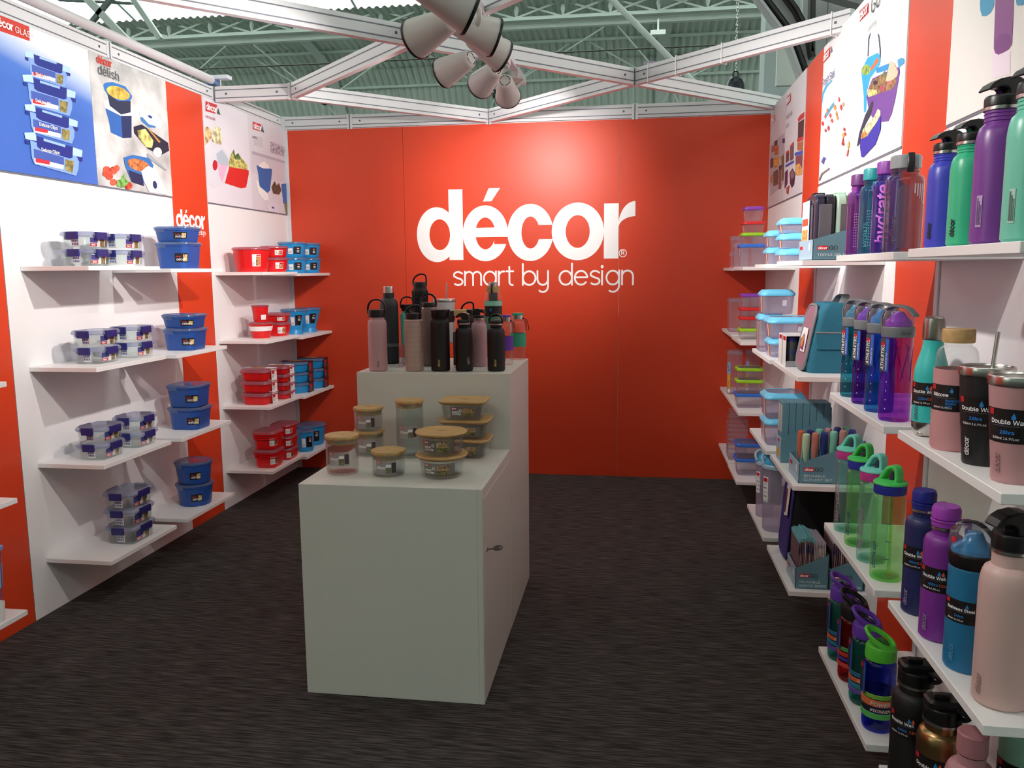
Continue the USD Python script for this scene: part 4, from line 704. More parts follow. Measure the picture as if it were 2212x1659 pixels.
def clip_box(label, loc, w, d, h, group):
    t = thing('clip_lid_box', label, 'food container', loc, 0, group); hb = h-.016
    secs = [(w*.80, d*.84, .016, 0), (w*.86, d*.89, .022, .006), (w*.93, d*.95, .024, hb), (w*.97, d*.97, .024, hb)]; S = Rect(secs)
    part(t, 'body', rrloft(secs+[(w*.89, d*.91, .02, hb-.001), (w*.80, d*.84, .018, .009), (w*.70, d*.75, .014, .008)], True, True), GLASS)
    part(t, 'lid', rrloft([(w, d, .026, hb-.002), (w+.004, d+.004, .027, hb+.003), (w+.002, d+.002, .026, hb+.009), (w-.010, d-.010, .022, h), (w-.03, d-.03, .02, h-.003)]), LIDCLR)
    for sx, sy, L in ((0, -1, w*.38), (1, 0, d*.42), (0, 1, w*.38), (-1, 0, d*.42)):
        o = ((w if sx else d)/2+.003); cw = (.009, L) if sx else (L, .009)
        part(t, 'clip', mv(rrloft([(cw[0], cw[1], .003, hb-.016), (cw[0]+.002, cw[1]+.002, .003, hb-.013), (cw[0]+.002, cw[1]+.002, .003, h-.003), (cw[0], cw[1], .003, h-.001)], n=2), (sx*o, sy*o, 0)), NAVY)
    for (a0, a1) in ((-100, -74), (-44, 34)):
        part(t, 'sleeve', patch(S, a0, a1, .010, hb-.006, -.002), CARD, None, False)
    part(t, 'sleeve_print', patch(S, -44, -8, .026, hb-.008, -.0012), C('#3c3f94'), None, False)
    part(t, 'sleeve_print', patch(S, -44, -12, .011, .024, -.0012), TAG, None, False)
    part(t, 'sleeve_lettering', wrap(decor_text(.026), S, -40, .014, -.0006), LW, None, False)
    part(t, 'sleeve_photo', patch(S, 8, 30, .010, hb-.012, -.0012), noisy('food_photo', '#4a4424', '#b08a50', 120, .5), None, False)
    for i in range(4):
        for j in range(2): part(t, 'sleeve_icon', patch(S, -98+i*5.6, -94.5+i*5.6, .016+j*.013, .025+j*.013, -.0012, na=2), C('#4d4f9c'), None, False)
    return t
def stack_labels(n): return ['only'] if n == 1 else ['upper', 'lower'][::-1] if n == 2 else ['lowest', 'middle', 'top']
first = None
GL_ROWS = [(1.503, [(.172, 3.30), (.185, 3.53)]), (1.083, [(.178, 3.31), (.190, 3.555)]), (.669, [(.195, 3.265), (.200, 3.515)])]
for r, (z, cols) in enumerate(GL_ROWS):
    for c, (x, y) in enumerate(cols):
        for k in range(2):
            lab = f'clear box with navy clips, {stack_labels(2)[k]} of the {("nearer", "farther")[c]} pair on the {ROW[r]} left shelf'; loc = (x, y, z+.0005+k*.0725)
            if first is None: first = clip_box(lab, loc, .138, .172, .072, 'clip-lid glass boxes')
            else: dup(first, loc, lab, group='clip-lid glass boxes')
for k in range(3):
    lab = f'{stack_labels(3)[k]} clear box with navy clips in the stack of three on the lowest left shelf'; loc = (.212, 3.405, .2475+k*.0805)
    if k == 0: f3 = clip_box(lab, loc, .152, .19, .080, 'clip-lid glass boxes')
    else: dup(f3, loc, lab, group='clip-lid glass boxes')
def delish(label, loc, w, h, rd, face):
    t = thing('blue_tub', label, 'food container', loc, 0, 'dark blue microwave tubs'); hb = h-.010; r = w*.47 if rd else w*.27; rb = w*.40 if rd else w*.2
    secs = [(w*.80, w*.80, rb*.9, 0), (w*.84, w*.84, rb, .006), (w*.945, w*.945, r*.95, hb-.012), (w*.985, w*.985, r, hb-.010), (w*.99, w*.99, r, hb)]; S = Rect(secs)
    tub(t, secs, TUBBLUE); part(t, 'lid', rrloft([(w, w, r, hb-.003), (w+.005, w+.005, r, hb), (w+.003, w+.003, r, hb+.006), (w-.012, w-.012, r*.9, h), (w-.022, w-.022, r*.88, h-.003)], n=7), LIDBLUE)
    part(t, 'lid_tab', patch(S, 232, 262, hb-.018, hb+.002, .004, t=.003), LIDBLUE); part(t, 'vent', mv(rrloft([(.034, .016, .007, 0), (.03, .013, .006, .004)]), (0, 0, h-.003)), mat('vent_knob', '#38559c', .4) if not rd else TUBRED)
    a = face; z0, z1 = (hb*.26, hb*.62) if h > .1 else (hb*.22, hb*.72); R = w*.45; da = math.degrees(.056/R)
    part(t, 'label', patch(S, a, a+da, z0, z1, .0008), INK, None, False)
    part(t, 'label_lettering', wrap(decor_text(.022), S, a+da*.12, z0+(z1-z0)*.58), C('#c0303a'), None, False); part(t, 'label_lettering', wrap(text('d\u00e9lish', .011), S, a+da*.12, z0+(z1-z0)*.2), LW, None, False)
    part(t, 'label_photo', patch(S, a+da*.62, a+da*.95, z0+.004, z1-.006, .0014), noisy('food_photo_soup', '#8a6a3a', '#d8c088', 90, .5), None, False)
    return t
DROW = [(1.492, [(.133, .188, False), (.077, .188, False)]), (1.075, [(.113, .186, False), (.072, .186, False)]), (.66, [(.117, .186, False), (.117, .186, False)]), (.247, [(.119, .188, True), (.117, .188, True)])]
for r, (z, st) in enumerate(DROW):
    zz = z+.0005
    for k, (h, w, rd) in enumerate(st):
        delish(f'{"round" if rd else "square"} dark blue tub, {("lower", "upper")[k]} on the {ROW[r]} shelf of the left red strip', (.20, 4.0 if r else 3.985, zz), w, h, rd, 287 if not rd else 285); zz += h+.0003
def red_tub(label, loc, w, d, h, rd=False, lidh=.014, lab=1, rims=0, taper=.86, m=None, lm=None, word=None, cat_='food container', grp='red microwave tubs', sleeve=False):
    m = m or TUBRED; lm = lm or LIDRED
    t = thing('red_tub' if m is TUBRED else 'light_blue_tub', label, cat_, loc, 0, grp); hb = h-lidh; r = w*.49 if rd else min(w, d)*.22
    secs = [(w*taper*.9, d*taper*.9, r*taper*.88, 0), (w*taper, d*taper, r*taper, hb*.16), (w*.95, d*.95, r*.95, hb-.004), (w*.99, d*.99, r*.99, hb-.003), (w*.99, d*.99, r*.99, hb)]; S = Rect(secs)
    tub(t, secs, m, n=7)
    for k in range(rims): 
        z = hb*.62+k*hb*.13; q = w*(taper+(1-taper)*z/hb); part(t, 'rim', rrloft([(q, q*d/w, r, z), (q+.006, (q+.006)*d/w, r, z+.003), (q+.006, (q+.006)*d/w, r, z+.006), (q, q*d/w, r, z+.008)], n=7), m)
    part(t, 'lid', rrloft([(w, d, r, hb-.003), (w+.006, d+.006, r+.001, hb), (w+.004, d+.004, r, hb+lidh*.45), (w*.93, d*.93, r*.9, h), (w*.88, d*.88, r*.85, h-.002)], n=7), lm)
    R = w*.46; a = -62; da = math.degrees(min(.052, w*.35)/R); z0, z1 = hb*.25, hb*.78
    if sleeve:
        sx = w*.16; part(t, 'sleeve', cat([mv(bx(-w*.56, w*.56, -d*.12, d*.30, 0, .001), (0, 0, h+.0002)), bx(w*.505, w*.512, -d*.12, d*.30, .002, h)]), CARD if m is TUBRED else C('#5a2a30')); a = -14
        S2 = lambda A, Z: (w*.512)/np.cos(np.asarray(A))
        part(t, 'sleeve_photo', mv(bx(-w*.30, w*.2, -d*.06, d*.24, 0, .0004), (0, 0, h+.0013)), noisy('food_photo_warm', '#7a2a1c', '#d8a060', 90, .5), None, False)
        part(t, 'brand_tag', bx(w*.513, w*.514, -d*.09, d*.10, h*.52, h*.80), TAG, None, False); 
        for k in range(3): part(t, 'small_print', bx(w*.513, w*.514, -d*.09, d*(.12-.03*k), h*(.40-.11*k), h*(.44-.11*k)), GRY, None, False)
        return t
    if lab:
        part(t, 'label', patch(S, a, a+da, z0, z1, .0008), CARD if m is TUBRED else INK, None, False)
        if m is TUBRED:
            part(t, 'label_photo', patch(S, a+da*.45, a+da*.95, z0+.004, z1-.012, .0013), noisy('food_photo_warm', '#7a2a1c', '#d8a060', 90, .5), None, False); part(t, 'brand_tag', patch(S, a+da*.5, a+da*.95, z1-.010, z1-.003, .0014), TAG, None, False)
            for i in range(5): part(t, 'barcode', patch(S, a+da*(.08+.05*i), a+da*(.10+.05*i), z0+.008, z0+.024, .0013, na=2), GRY, None, False)
        else:
            tag_print(t, S, a+da*.42, z1-.016, .018); lines(t, S, a+da*.42, z1-.026, .020, 3, LW)
            part(t, 'barcode_card', patch(S, a-da*.7, a-da*.12, z0, z1-.012, .0008), CARD, None, False)
            for i in range(6): part(t, 'barcode', patch(S, a-da*(.62-.07*i), a-da*(.59-.07*i), z0+.006, z0+.022, .0013, na=2), GRY, None, False)
        if word: part(t, 'label_number', wrap(text(word, .028, True), S, a+da*.55, z0+.006, .002), C('#c8203c') if m is not TUBRED else C('#40304c'), None, False)
    return t
z = 1.4725
red_tub('big round red tub at the near end of the top left shelf', (.17, 4.86, z), .222, .222, .150, True)
red_tub('lower small red tub behind the big round one on the top left shelf', (.215, 5.09, z), .175, .175, .090, True); red_tub('upper small red tub behind the big round one on the top left shelf', (.215, 5.09, z+.0905), .175, .175, .072, True)
z = 1.0565
b = red_tub('red bowl with a white paper band under the red cup', (.165, 4.955, z), .158, .158, .100, True, .008, 0, 0, .74)
part(b, 'paper_band', patch(Round([(.066, .05), (.0755, .085)]), -150, 20, .046, .076, .0015), CARD, 'white paper band')
c = red_tub('tall red cup standing on the red bowl', (.165, 4.955, z+.1005), .106, .106, .106, True, .006, 0, 0, .80); part(c, 'label', patch(Round([(.043, 0), (.051, .1)]), -60, -20, .016, .048, .0015), CARD, None, False)
red_tub('lower square red tub right of the red bowl', (.19, 5.135, z), .155, .15, .090); red_tub('upper flat red tub right of the red bowl', (.19, 5.135, z+.0905), .155, .15, .058)
z = .6505
for k in range(3): red_tub(f'{stack_labels(3)[k]} flat red tub of the three nearest on the third left shelf', (.180, 4.86, z+k*.0745), .186, .18, .074, False, .02, sleeve=True)
for k in range(4): red_tub(f'flat pink-sleeved red tub, {("lowest", "second lowest", "second highest", "highest")[k]} in the stack of four', (.225, 5.085, z+k*.0545), .142, .16, .054, False, .018, sleeve=True)
z = .2455
for k in range(2): red_tub(f'{("lower", "upper")[k]} ribbed red multipack tub at the near end of the lowest left shelf', (.222, 4.865, z+k*.1185), .150, .17, .118, False, .018, 1, 3, word='3')
for k in range(3): red_tub(f'{stack_labels(3)[k]} red tub of the farther stack on the lowest left shelf', (.228, 5.095, z+k*.0795), .142, .17, .079, False, .014, 1, 0, word='5' if k < 2 else None)
BK = dict(m=SKY, lm=LIDSKY, grp='light blue microwave tubs'); z = 1.4615
for i, (x, y) in enumerate(((.195, 5.43), (.215, 5.665))):
    for k in range(2): red_tub(f'{("lower", "upper")[k]} light blue tub of the {("nearer", "farther")[i]} pair on the top left shelf', (x, y, z+k*.1055), (.19, .17)[i], (.19, .17)[i], .105, True, .012, **BK)
z = 1.0405
for i, (x, y) in enumerate(((.17, 5.47), (.185, 5.69))):
    b = red_tub(f'{("nearer", "farther")[i]} light blue noodle bowl with a foot on the second left shelf', (x, y, z+.03), .182, .182, .145, True, .012, 1, 0, .60, **BK); 
    part(b, 'foot', mv(lathe([(.052, -.0298), (.058, -.0298), (.054, -.012), (.048, .004), (.044, .004), (.05, -.012), (.052, -.0298)]), (0, 0, 0)), SKY)
z = .6345
for i, (x, y) in enumerate(((.175, 5.45), (.195, 5.685))):
    for k in range(3): red_tub(f'{stack_labels(3)[k]} flat light blue tub of the {("nearer", "farther")[i]} three on the third left shelf', (x, y, z+k*.0725), .20, .19, .072, True, .016, sleeve=True, **BK)
z = .2155
red_tub('small light blue tub in front of a bigger one on the lowest left shelf', (.222, 5.45, z), .128, .128, .150, True, .01, **BK); red_tub('big light blue tub behind the small one on the lowest left shelf', (.17, 5.68, z), .222, .222, .150, True, .01, **BK)
# half-seen pink box at the left edge
t = thing('cereal_box', 'tall clear pink food box with a blue lid at the left edge', 'food container', (.150, 2.505, .2425))
secs = [(.20, .15, .02, 0), (.215, .165, .022, .24)]; S = Rect(secs); part(t, 'body', rrloft(secs, True, False), clear('pink_plastic', '#e6a6bc', .3, '#d890ac', .1)); part(t, 'lid', mv(rrloft([(.222, .172, .024, 0), (.226, .176, .024, .012), (.20, .15, .02, .02)]), (0, 0, .24)), C('#6a9ad8', .35))
part(t, 'label', patch(S, -60, 60, .10, .19, .001), C('#7fb0dc'), None, False); part(t, 'label_photo', patch(S, -20, 16, .112, .155, .0016), C('#e0b040'), None, False); part(t, 'brand_tag', patch(S, -20, 16, .162, .178, .0016), TAG, None, False)
t = thing('scoop_cup', 'small white plastic cup in front of the pink box at the left edge', 'cup', (.283, 2.50, .2425)); part(t, 'body', lathe([(0, 0), (.021, 0), (.026, .07), (.024, .07), (.019, .004), (0, .004)]), CARD)
# ================================================================== jars, boxes and bottles on the plinths
def lathe_part(t, name, prof, m, label=None): return part(t, name, lathe(prof), m, label)
def jar(label, loc, R, h, lid=.013, lz=.5):
    t = thing('glass_jar', label, 'jar', loc, 0, None); hb = h-lid; pr = [(0, 0), (R*.93, 0), (R*.98, .004), (R, .010), (R, hb-.002), (R*.985, hb), (R*.96, hb-.002), (R*.96, .012), (R*.9, .008), (0, .008)]; S = Round([(R, 0), (R, h)])
    lathe_part(t, 'body', pr, GLASS); lathe_part(t, 'lid', [(0, hb-.016), (R*.94, hb-.016), (R*.95, hb+.002), (R*1.045, hb+.003), (R*1.06, hb+.006), (R*1.06, h-.004), (R*1.03, h), (0, h)], BAMBOO, 'bamboo lid')
    part(t, 'gasket', lathe([(R*.952, hb-.008), (R*.965, hb-.006), (R*.952, hb-.003)]), LIDCLR); part(t, 'lid_slot', bx(-.009, .009, -.0015, .0015, h-.001, h+.0004), C('#8a6a40'))
    lh = min(.050, hb*.74); z0 = (hb-.008)*lz-lh/2+.002; z1 = z0+lh; a0, da = 240, 74
    part(t, 'label', patch(S, a0, a0+da, z0, z1, .0008), clear('label_film', '#d8d4d4', .7, '#cfc6c8', .3), None, False)
    tag_print(t, S, a0+da*.04, z1-.011, .017)
    part(t, 'label_photo', patch(S, a0+da*.50, a0+da*.76, z0+.003, z0+(z1-z0)*.50, .0014), noisy('photo_herbs', '#5c5a44', '#8f8c70', 200, .5), None, False); part(t, 'label_photo', patch(S, a0+da*.51, a0+da*.75, z0+(z1-z0)*.52, z0+(z1-z0)*.72, .0014), CARD, None, False); part(t, 'label_photo', patch(S, a0+da*.77, a0+da*.97, z0+.006, z0+(z1-z0)*.84, .0014), C('#4a3a3c'), None, False)
    part(t, 'label_lettering', wrap(text('Glass', .009, True), S, a0+da*.05, z0+(z1-z0)*.42), LW, None, False); return t
zl = .7575
jar('lower round glass jar with bamboo lid in the stack behind on the left', (1.488, 3.075, zl), .0575, .098); jar('upper round glass jar with bamboo lid in the stack behind on the left', (1.488, 3.075, zl+.0985), .0555, .090)
jar('tall round glass jar with bamboo lid standing before the taller plinth', (1.659, 3.06, zl), .0535, .222); jar('round glass jar with bamboo lid at the front left corner', (1.487, 2.775, zl), .0585, .138); jar('low round glass jar with bamboo lid at the front middle', (1.659, 2.77, zl), .0585, .088)
def bamboo_box(label, loc, w, d, h, rd, rot=0):
    t = thing('glass_food_box', label, 'food container', loc, rot, 'glass boxes with bamboo lids'); hb = h-.011; r = w*.49 if rd else .028
    secs = [(w*.78, d*.78, r*.8, 0), (w*.85, d*.85, r*.86, .006), (w*.93, d*.93, r*.95, hb-.006), (w*.985, d*.985, r, hb-.004), (w*.985, d*.985, r, hb)]; S = Rect(secs)
    part(t, 'body', rrloft(secs+[(w*.90, d*.90, r*.9, hb), (w*.80, d*.80, r*.82, .010), (w*.6, d*.6, r*.7, .009)], True, True, 8), GLASS)
    part(t, 'lid', rrloft([(w*.9, d*.9, r*.9, hb-.004), (w*.9, d*.9, r*.9, hb+.002), (w+.006, d+.006, r*1.02, hb+.003), (w+.010, d+.010, r*1.02, hb+.007), (w+.010, d+.010, r*1.02, h-.003), (w+.004, d+.004, r, h), (w*.9, d*.86, r*.9, h), (w*.88, d*.84, r*.88, h-.0015)], n=8), BAMBOO, 'bamboo lid'); part(t, 'lid_slot', bx(-.014, .014, -.002, .002, h-.0015, h-.0009), C('#8a6a40'))
    z0, z1 = .012, hb-.010; a0, a1 = (238, 322) if not rd else (232, 318)
    part(t, 'label', patch(S, a0, a1, z0, z1, .001), clear('label_film_dark', '#c0beb8', .6, '#a29f9a', .3), None, False)
    A = lambda f: a0+(a1-a0)*f
    part(t, 'label_photo', patch(S, A(.45), A(.80), z0+.004, z0+(z1-z0)*.46, .0016), noisy('photo_salad', '#2f3f24', '#9a8a5a', 160, .5), None, False); part(t, 'label_photo', patch(S, A(.45), A(.80), z0+(z1-z0)*.54, z0+(z1-z0)*.88, .0016), noisy('photo_grain', '#5a3a28', '#c8b088', 160, .5), None, False); part(t, 'label_photo', patch(S, A(.44), A(.81), z0+(z1-z0)*.47, z0+(z1-z0)*.53, .0016), BAMBOO, None, False)
    tag_print(t, S, A(.05), z1-.011, .018); part(t, 'label_lettering', wrap(text('SERVE', .006, True), S, A(.05), z0+(z1-z0)*.42), LW, None, False); part(t, 'label_lettering', wrap(text('& STORE', .006, True), S, A(.05), z0+(z1-z0)*.22), LW, None, False)
    part(t, 'leaf_emblem', wrap(text('o', .014), S, A(.29), z0+(z1-z0)*.5), LW, None, False); return t
for k in range(3): bamboo_box(f'{stack_labels(3)[k]} oblong glass box with bamboo lid in the stack of three', (1.876+(0, .0, -.006)[k], 3.095, zl+k*.0745), (.185, .190, .176)[k], .15, .074, False)
for k in range(2): bamboo_box(f'{("lower", "upper")[k]} round glass bowl with bamboo lid at the front right', (1.852, 2.775, zl+k*.0805), .172, .172, .080, True)
# ---- bottle builder pieces
HOOKP = [(-1.02, -.06), (-1.06, .45), (-.95, .80), (-.6, .98), (0, 1.02), (.6, .92), (1.05, .70), (1.3, .42), (1.24, .34), (.95, .44), (.6, .52), (.3, .50), (.10, .34), (.04, -.06)]
def hook(t, Rc, z, h, m, ang, name='handle'):  # solid beak-shaped carry hook open towards angle ang
    u = np.array([math.cos(math.radians(ang)), math.sin(math.radians(ang)), 0]); s = np.array([-u[1], u[0], 0])
    P = Polygon([(a*Rc, b*h) for a, b in HOOKP]).buffer(Rc*.10, quad_segs=4).buffer(-Rc*.10, quad_segs=4).buffer(-Rc*.06, quad_segs=4).buffer(Rc*.06, quad_segs=4)
    sl = [(poly3(P.buffer(-e), lambda a, b, o, w=w: np.outer(a, u)+np.outer(o-w/2, s)+np.outer(b, [0, 0, 1])+[0, 0, z], w)) for e, w in ((0, 1.16*Rc), (Rc*.03, 1.30*Rc), (Rc*.08, 1.38*Rc))]
    part(t, name, cat(sl), m)
def loop(t, Rc, z, h, m, ang, w=.012, th=.006, name='handle', lean=0.):  # closed carry loop across the cap
    u = np.array([math.cos(math.radians(ang)), math.sin(math.radians(ang)), 0]); s = np.array([-u[1], u[0], 0])
    P = spline([u*(-Rc)+[0, 0, z-.012], u*(-1.02*Rc)+[0, 0, z+h*.35], u*(-.6*Rc+lean*.6)+[0, 0, z+h*.88], u*lean+[0, 0, z+h], u*(.6*Rc+lean*.6)+[0, 0, z+h*.88], u*(1.02*Rc)+[0, 0, z+h*.35], u*Rc+[0, 0, z-.012]], 20)
    part(t, name, strap(P, s, w, th), m)
def cap(t, Rc, z, h, m, name='cap', ring=True, knurl=0):
    lathe_part(t, name, [(0, z), (Rc*.98, z), (Rc, z+.002), (Rc, z+h-.004), (Rc*.94, z+h), (0, z+h)], m)
    if ring: lathe_part(t, 'steel_ring', [(Rc*.96, z-.006), (Rc*1.02, z-.006), (Rc*1.02, z-.0005), (Rc*.96, z-.0005)], STEEL)
def vtext(t, S, what, a, z, h, m, bold=False, name='lettering'):  # text running up the side
    tx = turn(what if isinstance(what, tuple) else text(what, h, bold), 90); part(t, name, wrap(tx, S, a, z), m, None, False)
def solid(R, hb, Rn, hn, rings=2, foot=.005):  # opaque bottle profile: body to hb, shoulder to neck Rn at hn-?
    hs = hb+(hn-hb)*.68; p = [(0, 0), (R*.9, 0), (R, foot), (R, hb)]+ease(R, hb, Rn, hs, 7, 2.2)[1:]
    for k in range(rings):
        z = hs+(hn-hs)*(k+.3)/(rings+.6); p += [(Rn, z), (Rn*1.05, z+.0015), (Rn, z+.003)]
    return p+[(Rn, hn), (0, hn)]
def powder(c): return mat('powder_'+c[1:], c, .42)
zt = 1.0635
def rise(label, x0, x1, y0, y1, h):  # clear acrylic riser
    t = thing('acrylic_riser', label, 'display stand'); part(t, 'box', cat([bx(x0, x1, y0, y1, zt+h-.004, zt+h), bx(x0, x0+.004, y0, y1, zt, zt+h-.004), bx(x1-.004, x1, y0, y1, zt, zt+h-.004)]), clear('acrylic', '#e6e6ea', .10, '#cfcdd2'))
rise('clear acrylic box standing before the tall dark grey bottle', 1.405, 1.525, 3.40, 3.50, .093); rise('clear acrylic riser under the white straw tumbler in the middle', 1.618, 1.735, 3.545, 3.655, .094); rise('clear acrylic riser under the tall glass tea bottle', 1.850, 1.945, 3.575, 3.665, .094); rise('clear acrylic riser under the quilted squeeze bottle', 1.495, 1.582, 3.675, 3.765, .093)
zr = zt+.0945
t = thing('water_bottle', 'dusty pink bottle with black carry loop at the front left of the tall plinth', 'bottle', (1.468, 3.282, zt)); p = solid(.0388, .188, .030, .222, 0); S = Round(p); lathe_part(t, 'body', p, powder('#c39a9e')); cap(t, .0355, .222, .031, BLACK, ring=False); loop(t, .036, .248, .045, BLACK, 0); vtext(t, S, decor_text(.026), 292, .018, .02, C('#8a6a70'))
t = thing('water_bottle', 'tall dark grey bottle with a steel cap', 'bottle', (1.437, 3.555, zt)); p = solid(.0410, .245, .024, .312, 0); lathe_part(t, 'body', p, powder('#2c2e33')); lathe_part(t, 'cap', [(0, .3125), (.0225, .3125), (.0225, .339), (.021, .342), (0, .342)], STEEL)
t = thing('water_bottle', 'teal bottle with black carry loop behind the pink one', 'bottle', (1.512, 3.585, zt)); p = solid(.031, .205, .023, .233, 0); lathe_part(t, 'body', p, powder('#5cbfae')); cap(t, .026, .233, .028, BLACK, ring=False); loop(t, .028, .256, .038, BLACK, 20)
t = thing('water_bottle', 'taupe chequered bottle with a black flip spout cap', 'bottle', (1.620, 3.293, zt)); R = .0374
lathe_part(t, 'body', [(0, 0), (R*.92, 0), (R, .004), (R, .208), (R*.9, .212), (0, .212)], powder('#b49a90')); S = Round([(R, 0), (R, .3)])
for i in range(14):
    for j in range(9): part(t, 'check_pad', patch(S, 190+i*12.8, 201+i*12.8, .020+j*.0205, .037+j*.0205, .0012, na=2, t=.0012), powder('#bda59b'), None, False)
cap(t, .0335, .212, .026, BLACK, ring=False); loop(t, .028, .236, .032, BLACK, 15, .02, .007, lean=.018); part(t, 'spout', tube([(-.014, 0, .236), (-.02, 0, .252)], .009, 10), BLACK)
t = thing('water_bottle', 'tall black quilted squeeze bottle with a carry loop at the back', 'bottle', (1.538, 3.72, zt+.0935)); R = .036; p = [(0, 0), (R*.9, 0), (R, .006)]
for k in range(11): p += [(R, .012+k*.0195), (R*1.0, .026+k*.0195), (R*.93, .0285+k*.0195)]
p += [(R*.9, .232), (R*.8, .240), (0, .240)]; lathe_part(t, 'body', p, BLACKM); cap(t, .031, .240, .024, BLACK, ring=False); loop(t, .029, .260, .040, BLACK, 10, .016, .007, lean=.012)
for i in range(10): part(t, 'quilt_rib', tube([((R+.0008)*math.cos(a), (R+.0008)*math.sin(a), z) for a in [math.radians(190+i*18)] for z in (.012, .225)], .0016, 5), BLACKM)
t = thing('water_bottle', 'brown grey bottle with a square black handle cap', 'bottle', (1.640, 3.475, zt)); p = solid(.0365, .228, .033, .250, 0); lathe_part(t, 'body', p, powder('#74605f')); cap(t, .0335, .254, .020, BLACK); loop(t, .030, .272, .037, BLACK, 0, .016, .008)
t = thing('straw_tumbler', 'white tumbler with a black band, steel lid and straw', 'tumbler', (1.678, 3.60, zr)); R = .0495; S = Round([(R*.80, 0), (R, .176)])
lathe_part(t, 'body', [(0, 0), (R*.78, 0), (R*.80, .004), (R, .176), (0, .176)], powder('#dddde0')); part(t, 'band', lathe([(R*.90+.0008, .088), (R*.958+.0008, .138), (R*.958, .138), (R*.90, .088)]), BLACKM, 'black band'); lathe_part(t, 'lid', [(0, .1765), (R*1.02, .1765), (R*1.04, .179), (R*1.04, .187), (R*1.0, .190), (0, .188)], STEEL); part(t, 'straw', tube([(.006, 0, .12), (.0145, 0, .262)], .0035, 8), STEEL, 'steel straw')
t = thing('water_bottle', 'matte black bottle with a wide black cap in the middle front', 'bottle', (1.728, 3.303, zt)); p = solid(.0390, .188, .031, .222, 0); S = Round(p); lathe_part(t, 'body', p, BLACKM); lathe_part(t, 'cap', [(0, .216), (.033, .216), (.036, .226), (.036, .243), (.038, .245), (.038, .250), (.036, .252), (0, .252)], BLACK); part(t, 'cap_lug', bx(.034, .042, -.008, .008, .222, .252), BLACK); vtext(t, S, decor_text(.030), 280, .020, .02, C('#b8ac5c'))
t = thing('water_bottle', 'clear glass bottle with bamboo cap and black sleeve, half hidden', 'bottle', (1.790, 3.415, zt)); R = .030; lathe_part(t, 'body', [(0, 0), (R*.95, 0), (R, .004), (R, .180)]+ease(R, .180, .02, .205, 5)[1:]+[(.02, .220)], GLASS); lathe_part(t, 'sleeve', [(R+.0005, .012), (R+.002, .012), (R+.002, .15), (R+.0005, .15)], BLACKM); lathe_part(t, 'cap', [(0, .220), (.027, .220), (.027, .243), (.0255, .245), (0, .245)], BAMBOO)
t = thing('water_bottle', 'bottle of which only a black carry loop shows behind the bamboo cap', 'bottle', (1.758, 3.73, zt)); p = solid(.033, .185, .026, .210, 0); lathe_part(t, 'body', p, BLACKM); cap(t, .029, .21, .022, BLACK, ring=False); loop(t, .026, .228, .036, BLACK, 10, .014, .008, lean=.014)
t = thing('water_bottle', 'matte black bottle with a curved black spout cap', 'bottle', (1.827, 3.307, zt)); p = solid(.0355, .150, .022, .192, 3); S = Round(p); lathe_part(t, 'body', p, BLACKM); cap(t, .0265, .197, .013, BLACK); hook(t, .024, .206, .032, BLACK, 170); part(t, 'emblem', patch(S, 300, 322, .028, .062, .0008), C('#3c3a34'), None, False)
for k in range(3): part(t, 'emblem_print', patch(S, 302+7*k, 306+7*k, .03, .06-.008*k, .0014), C('#8f8a70'), None, False)
t = thing('water_bottle', 'dusty pink bottle with a curved black spout cap', 'bottle', (1.858, 3.475, zt)); p = solid(.0335, .160, .021, .203, 2); lathe_part(t, 'body', p, powder('#b48d91')); cap(t, .024, .207, .013, BLACK); hook(t, .022, .217, .030, BLACK, -10)
t = thing('tea_bottle', 'tall clear glass tea bottle with bamboo collar, mint band and dark infuser', 'bottle', (1.896, 3.62, zr)); R = .0375; S = Round([(R, 0), (R, .3)])
lathe_part(t, 'body', [(0, 0), (R*.95, 0), (R, .004), (R, .205)]+ease(R, .205, .028, .218, 5)[1:]+[(.028, .224)], GLASS); part(t, 'sleeve', lathe([(R+.0005, .006), (R+.0015, .006), (R+.0015, .112), (R+.0005, .112)]), clear('mint_sleeve', '#8fc8b4', .75, '#7fb8a4', .3)); part(t, 'label_band', lathe([(R+.0005, .112), (R+.0015, .112), (R+.0015, .158), (R+.0005, .158)]), INK); part(t, 'drop_print', patch(S, 255, 270, .135, .148, .0022), C('#2a6ab8'), None, False); lines(t, S, 262, .130, .022, 2, LW)
part(t, 'mint_band', lathe([(R+.0005, .158), (R+.002, .158), (R+.002, .180), (R+.0005, .180)]), C('#8fd4b8')); lathe_part(t, 'infuser', [(0, .14), (.018, .14), (.020, .145), (.020, .215), (0, .215)], C('#2a2c30')); lathe_part(t, 'collar', [(0, .218), (.029, .218), (.029, .240), (.0275, .242), (0, .242)], BAMBOO); lathe_part(t, 'cap', [(0, .242), (.0205, .242), (.0205, .26), (.019, .262), (0, .262)], STEEL); loop(t, .034, .225, .03, BLACK, 90, .008, .004, name='strap')
t = thing('water_bottle', 'matte black bottle with a square handle cap at the front right', 'bottle', (1.958, 3.320, zt)); p = solid(.0362, .148, .024, .190, 2); S = Round(p); lathe_part(t, 'body', p, BLACKM); cap(t, .0265, .194, .012, BLACK); loop(t, .0255, .206, .024, BLACK, 0, .018, .007); vtext(t, S, decor_text(.030), 280, .020, .02, C('#b8ac5c')); part(t, 'spout', mv(bx(-.006, .012, -.008, .008, .206, .216), (0, 0, 0)), STEEL)
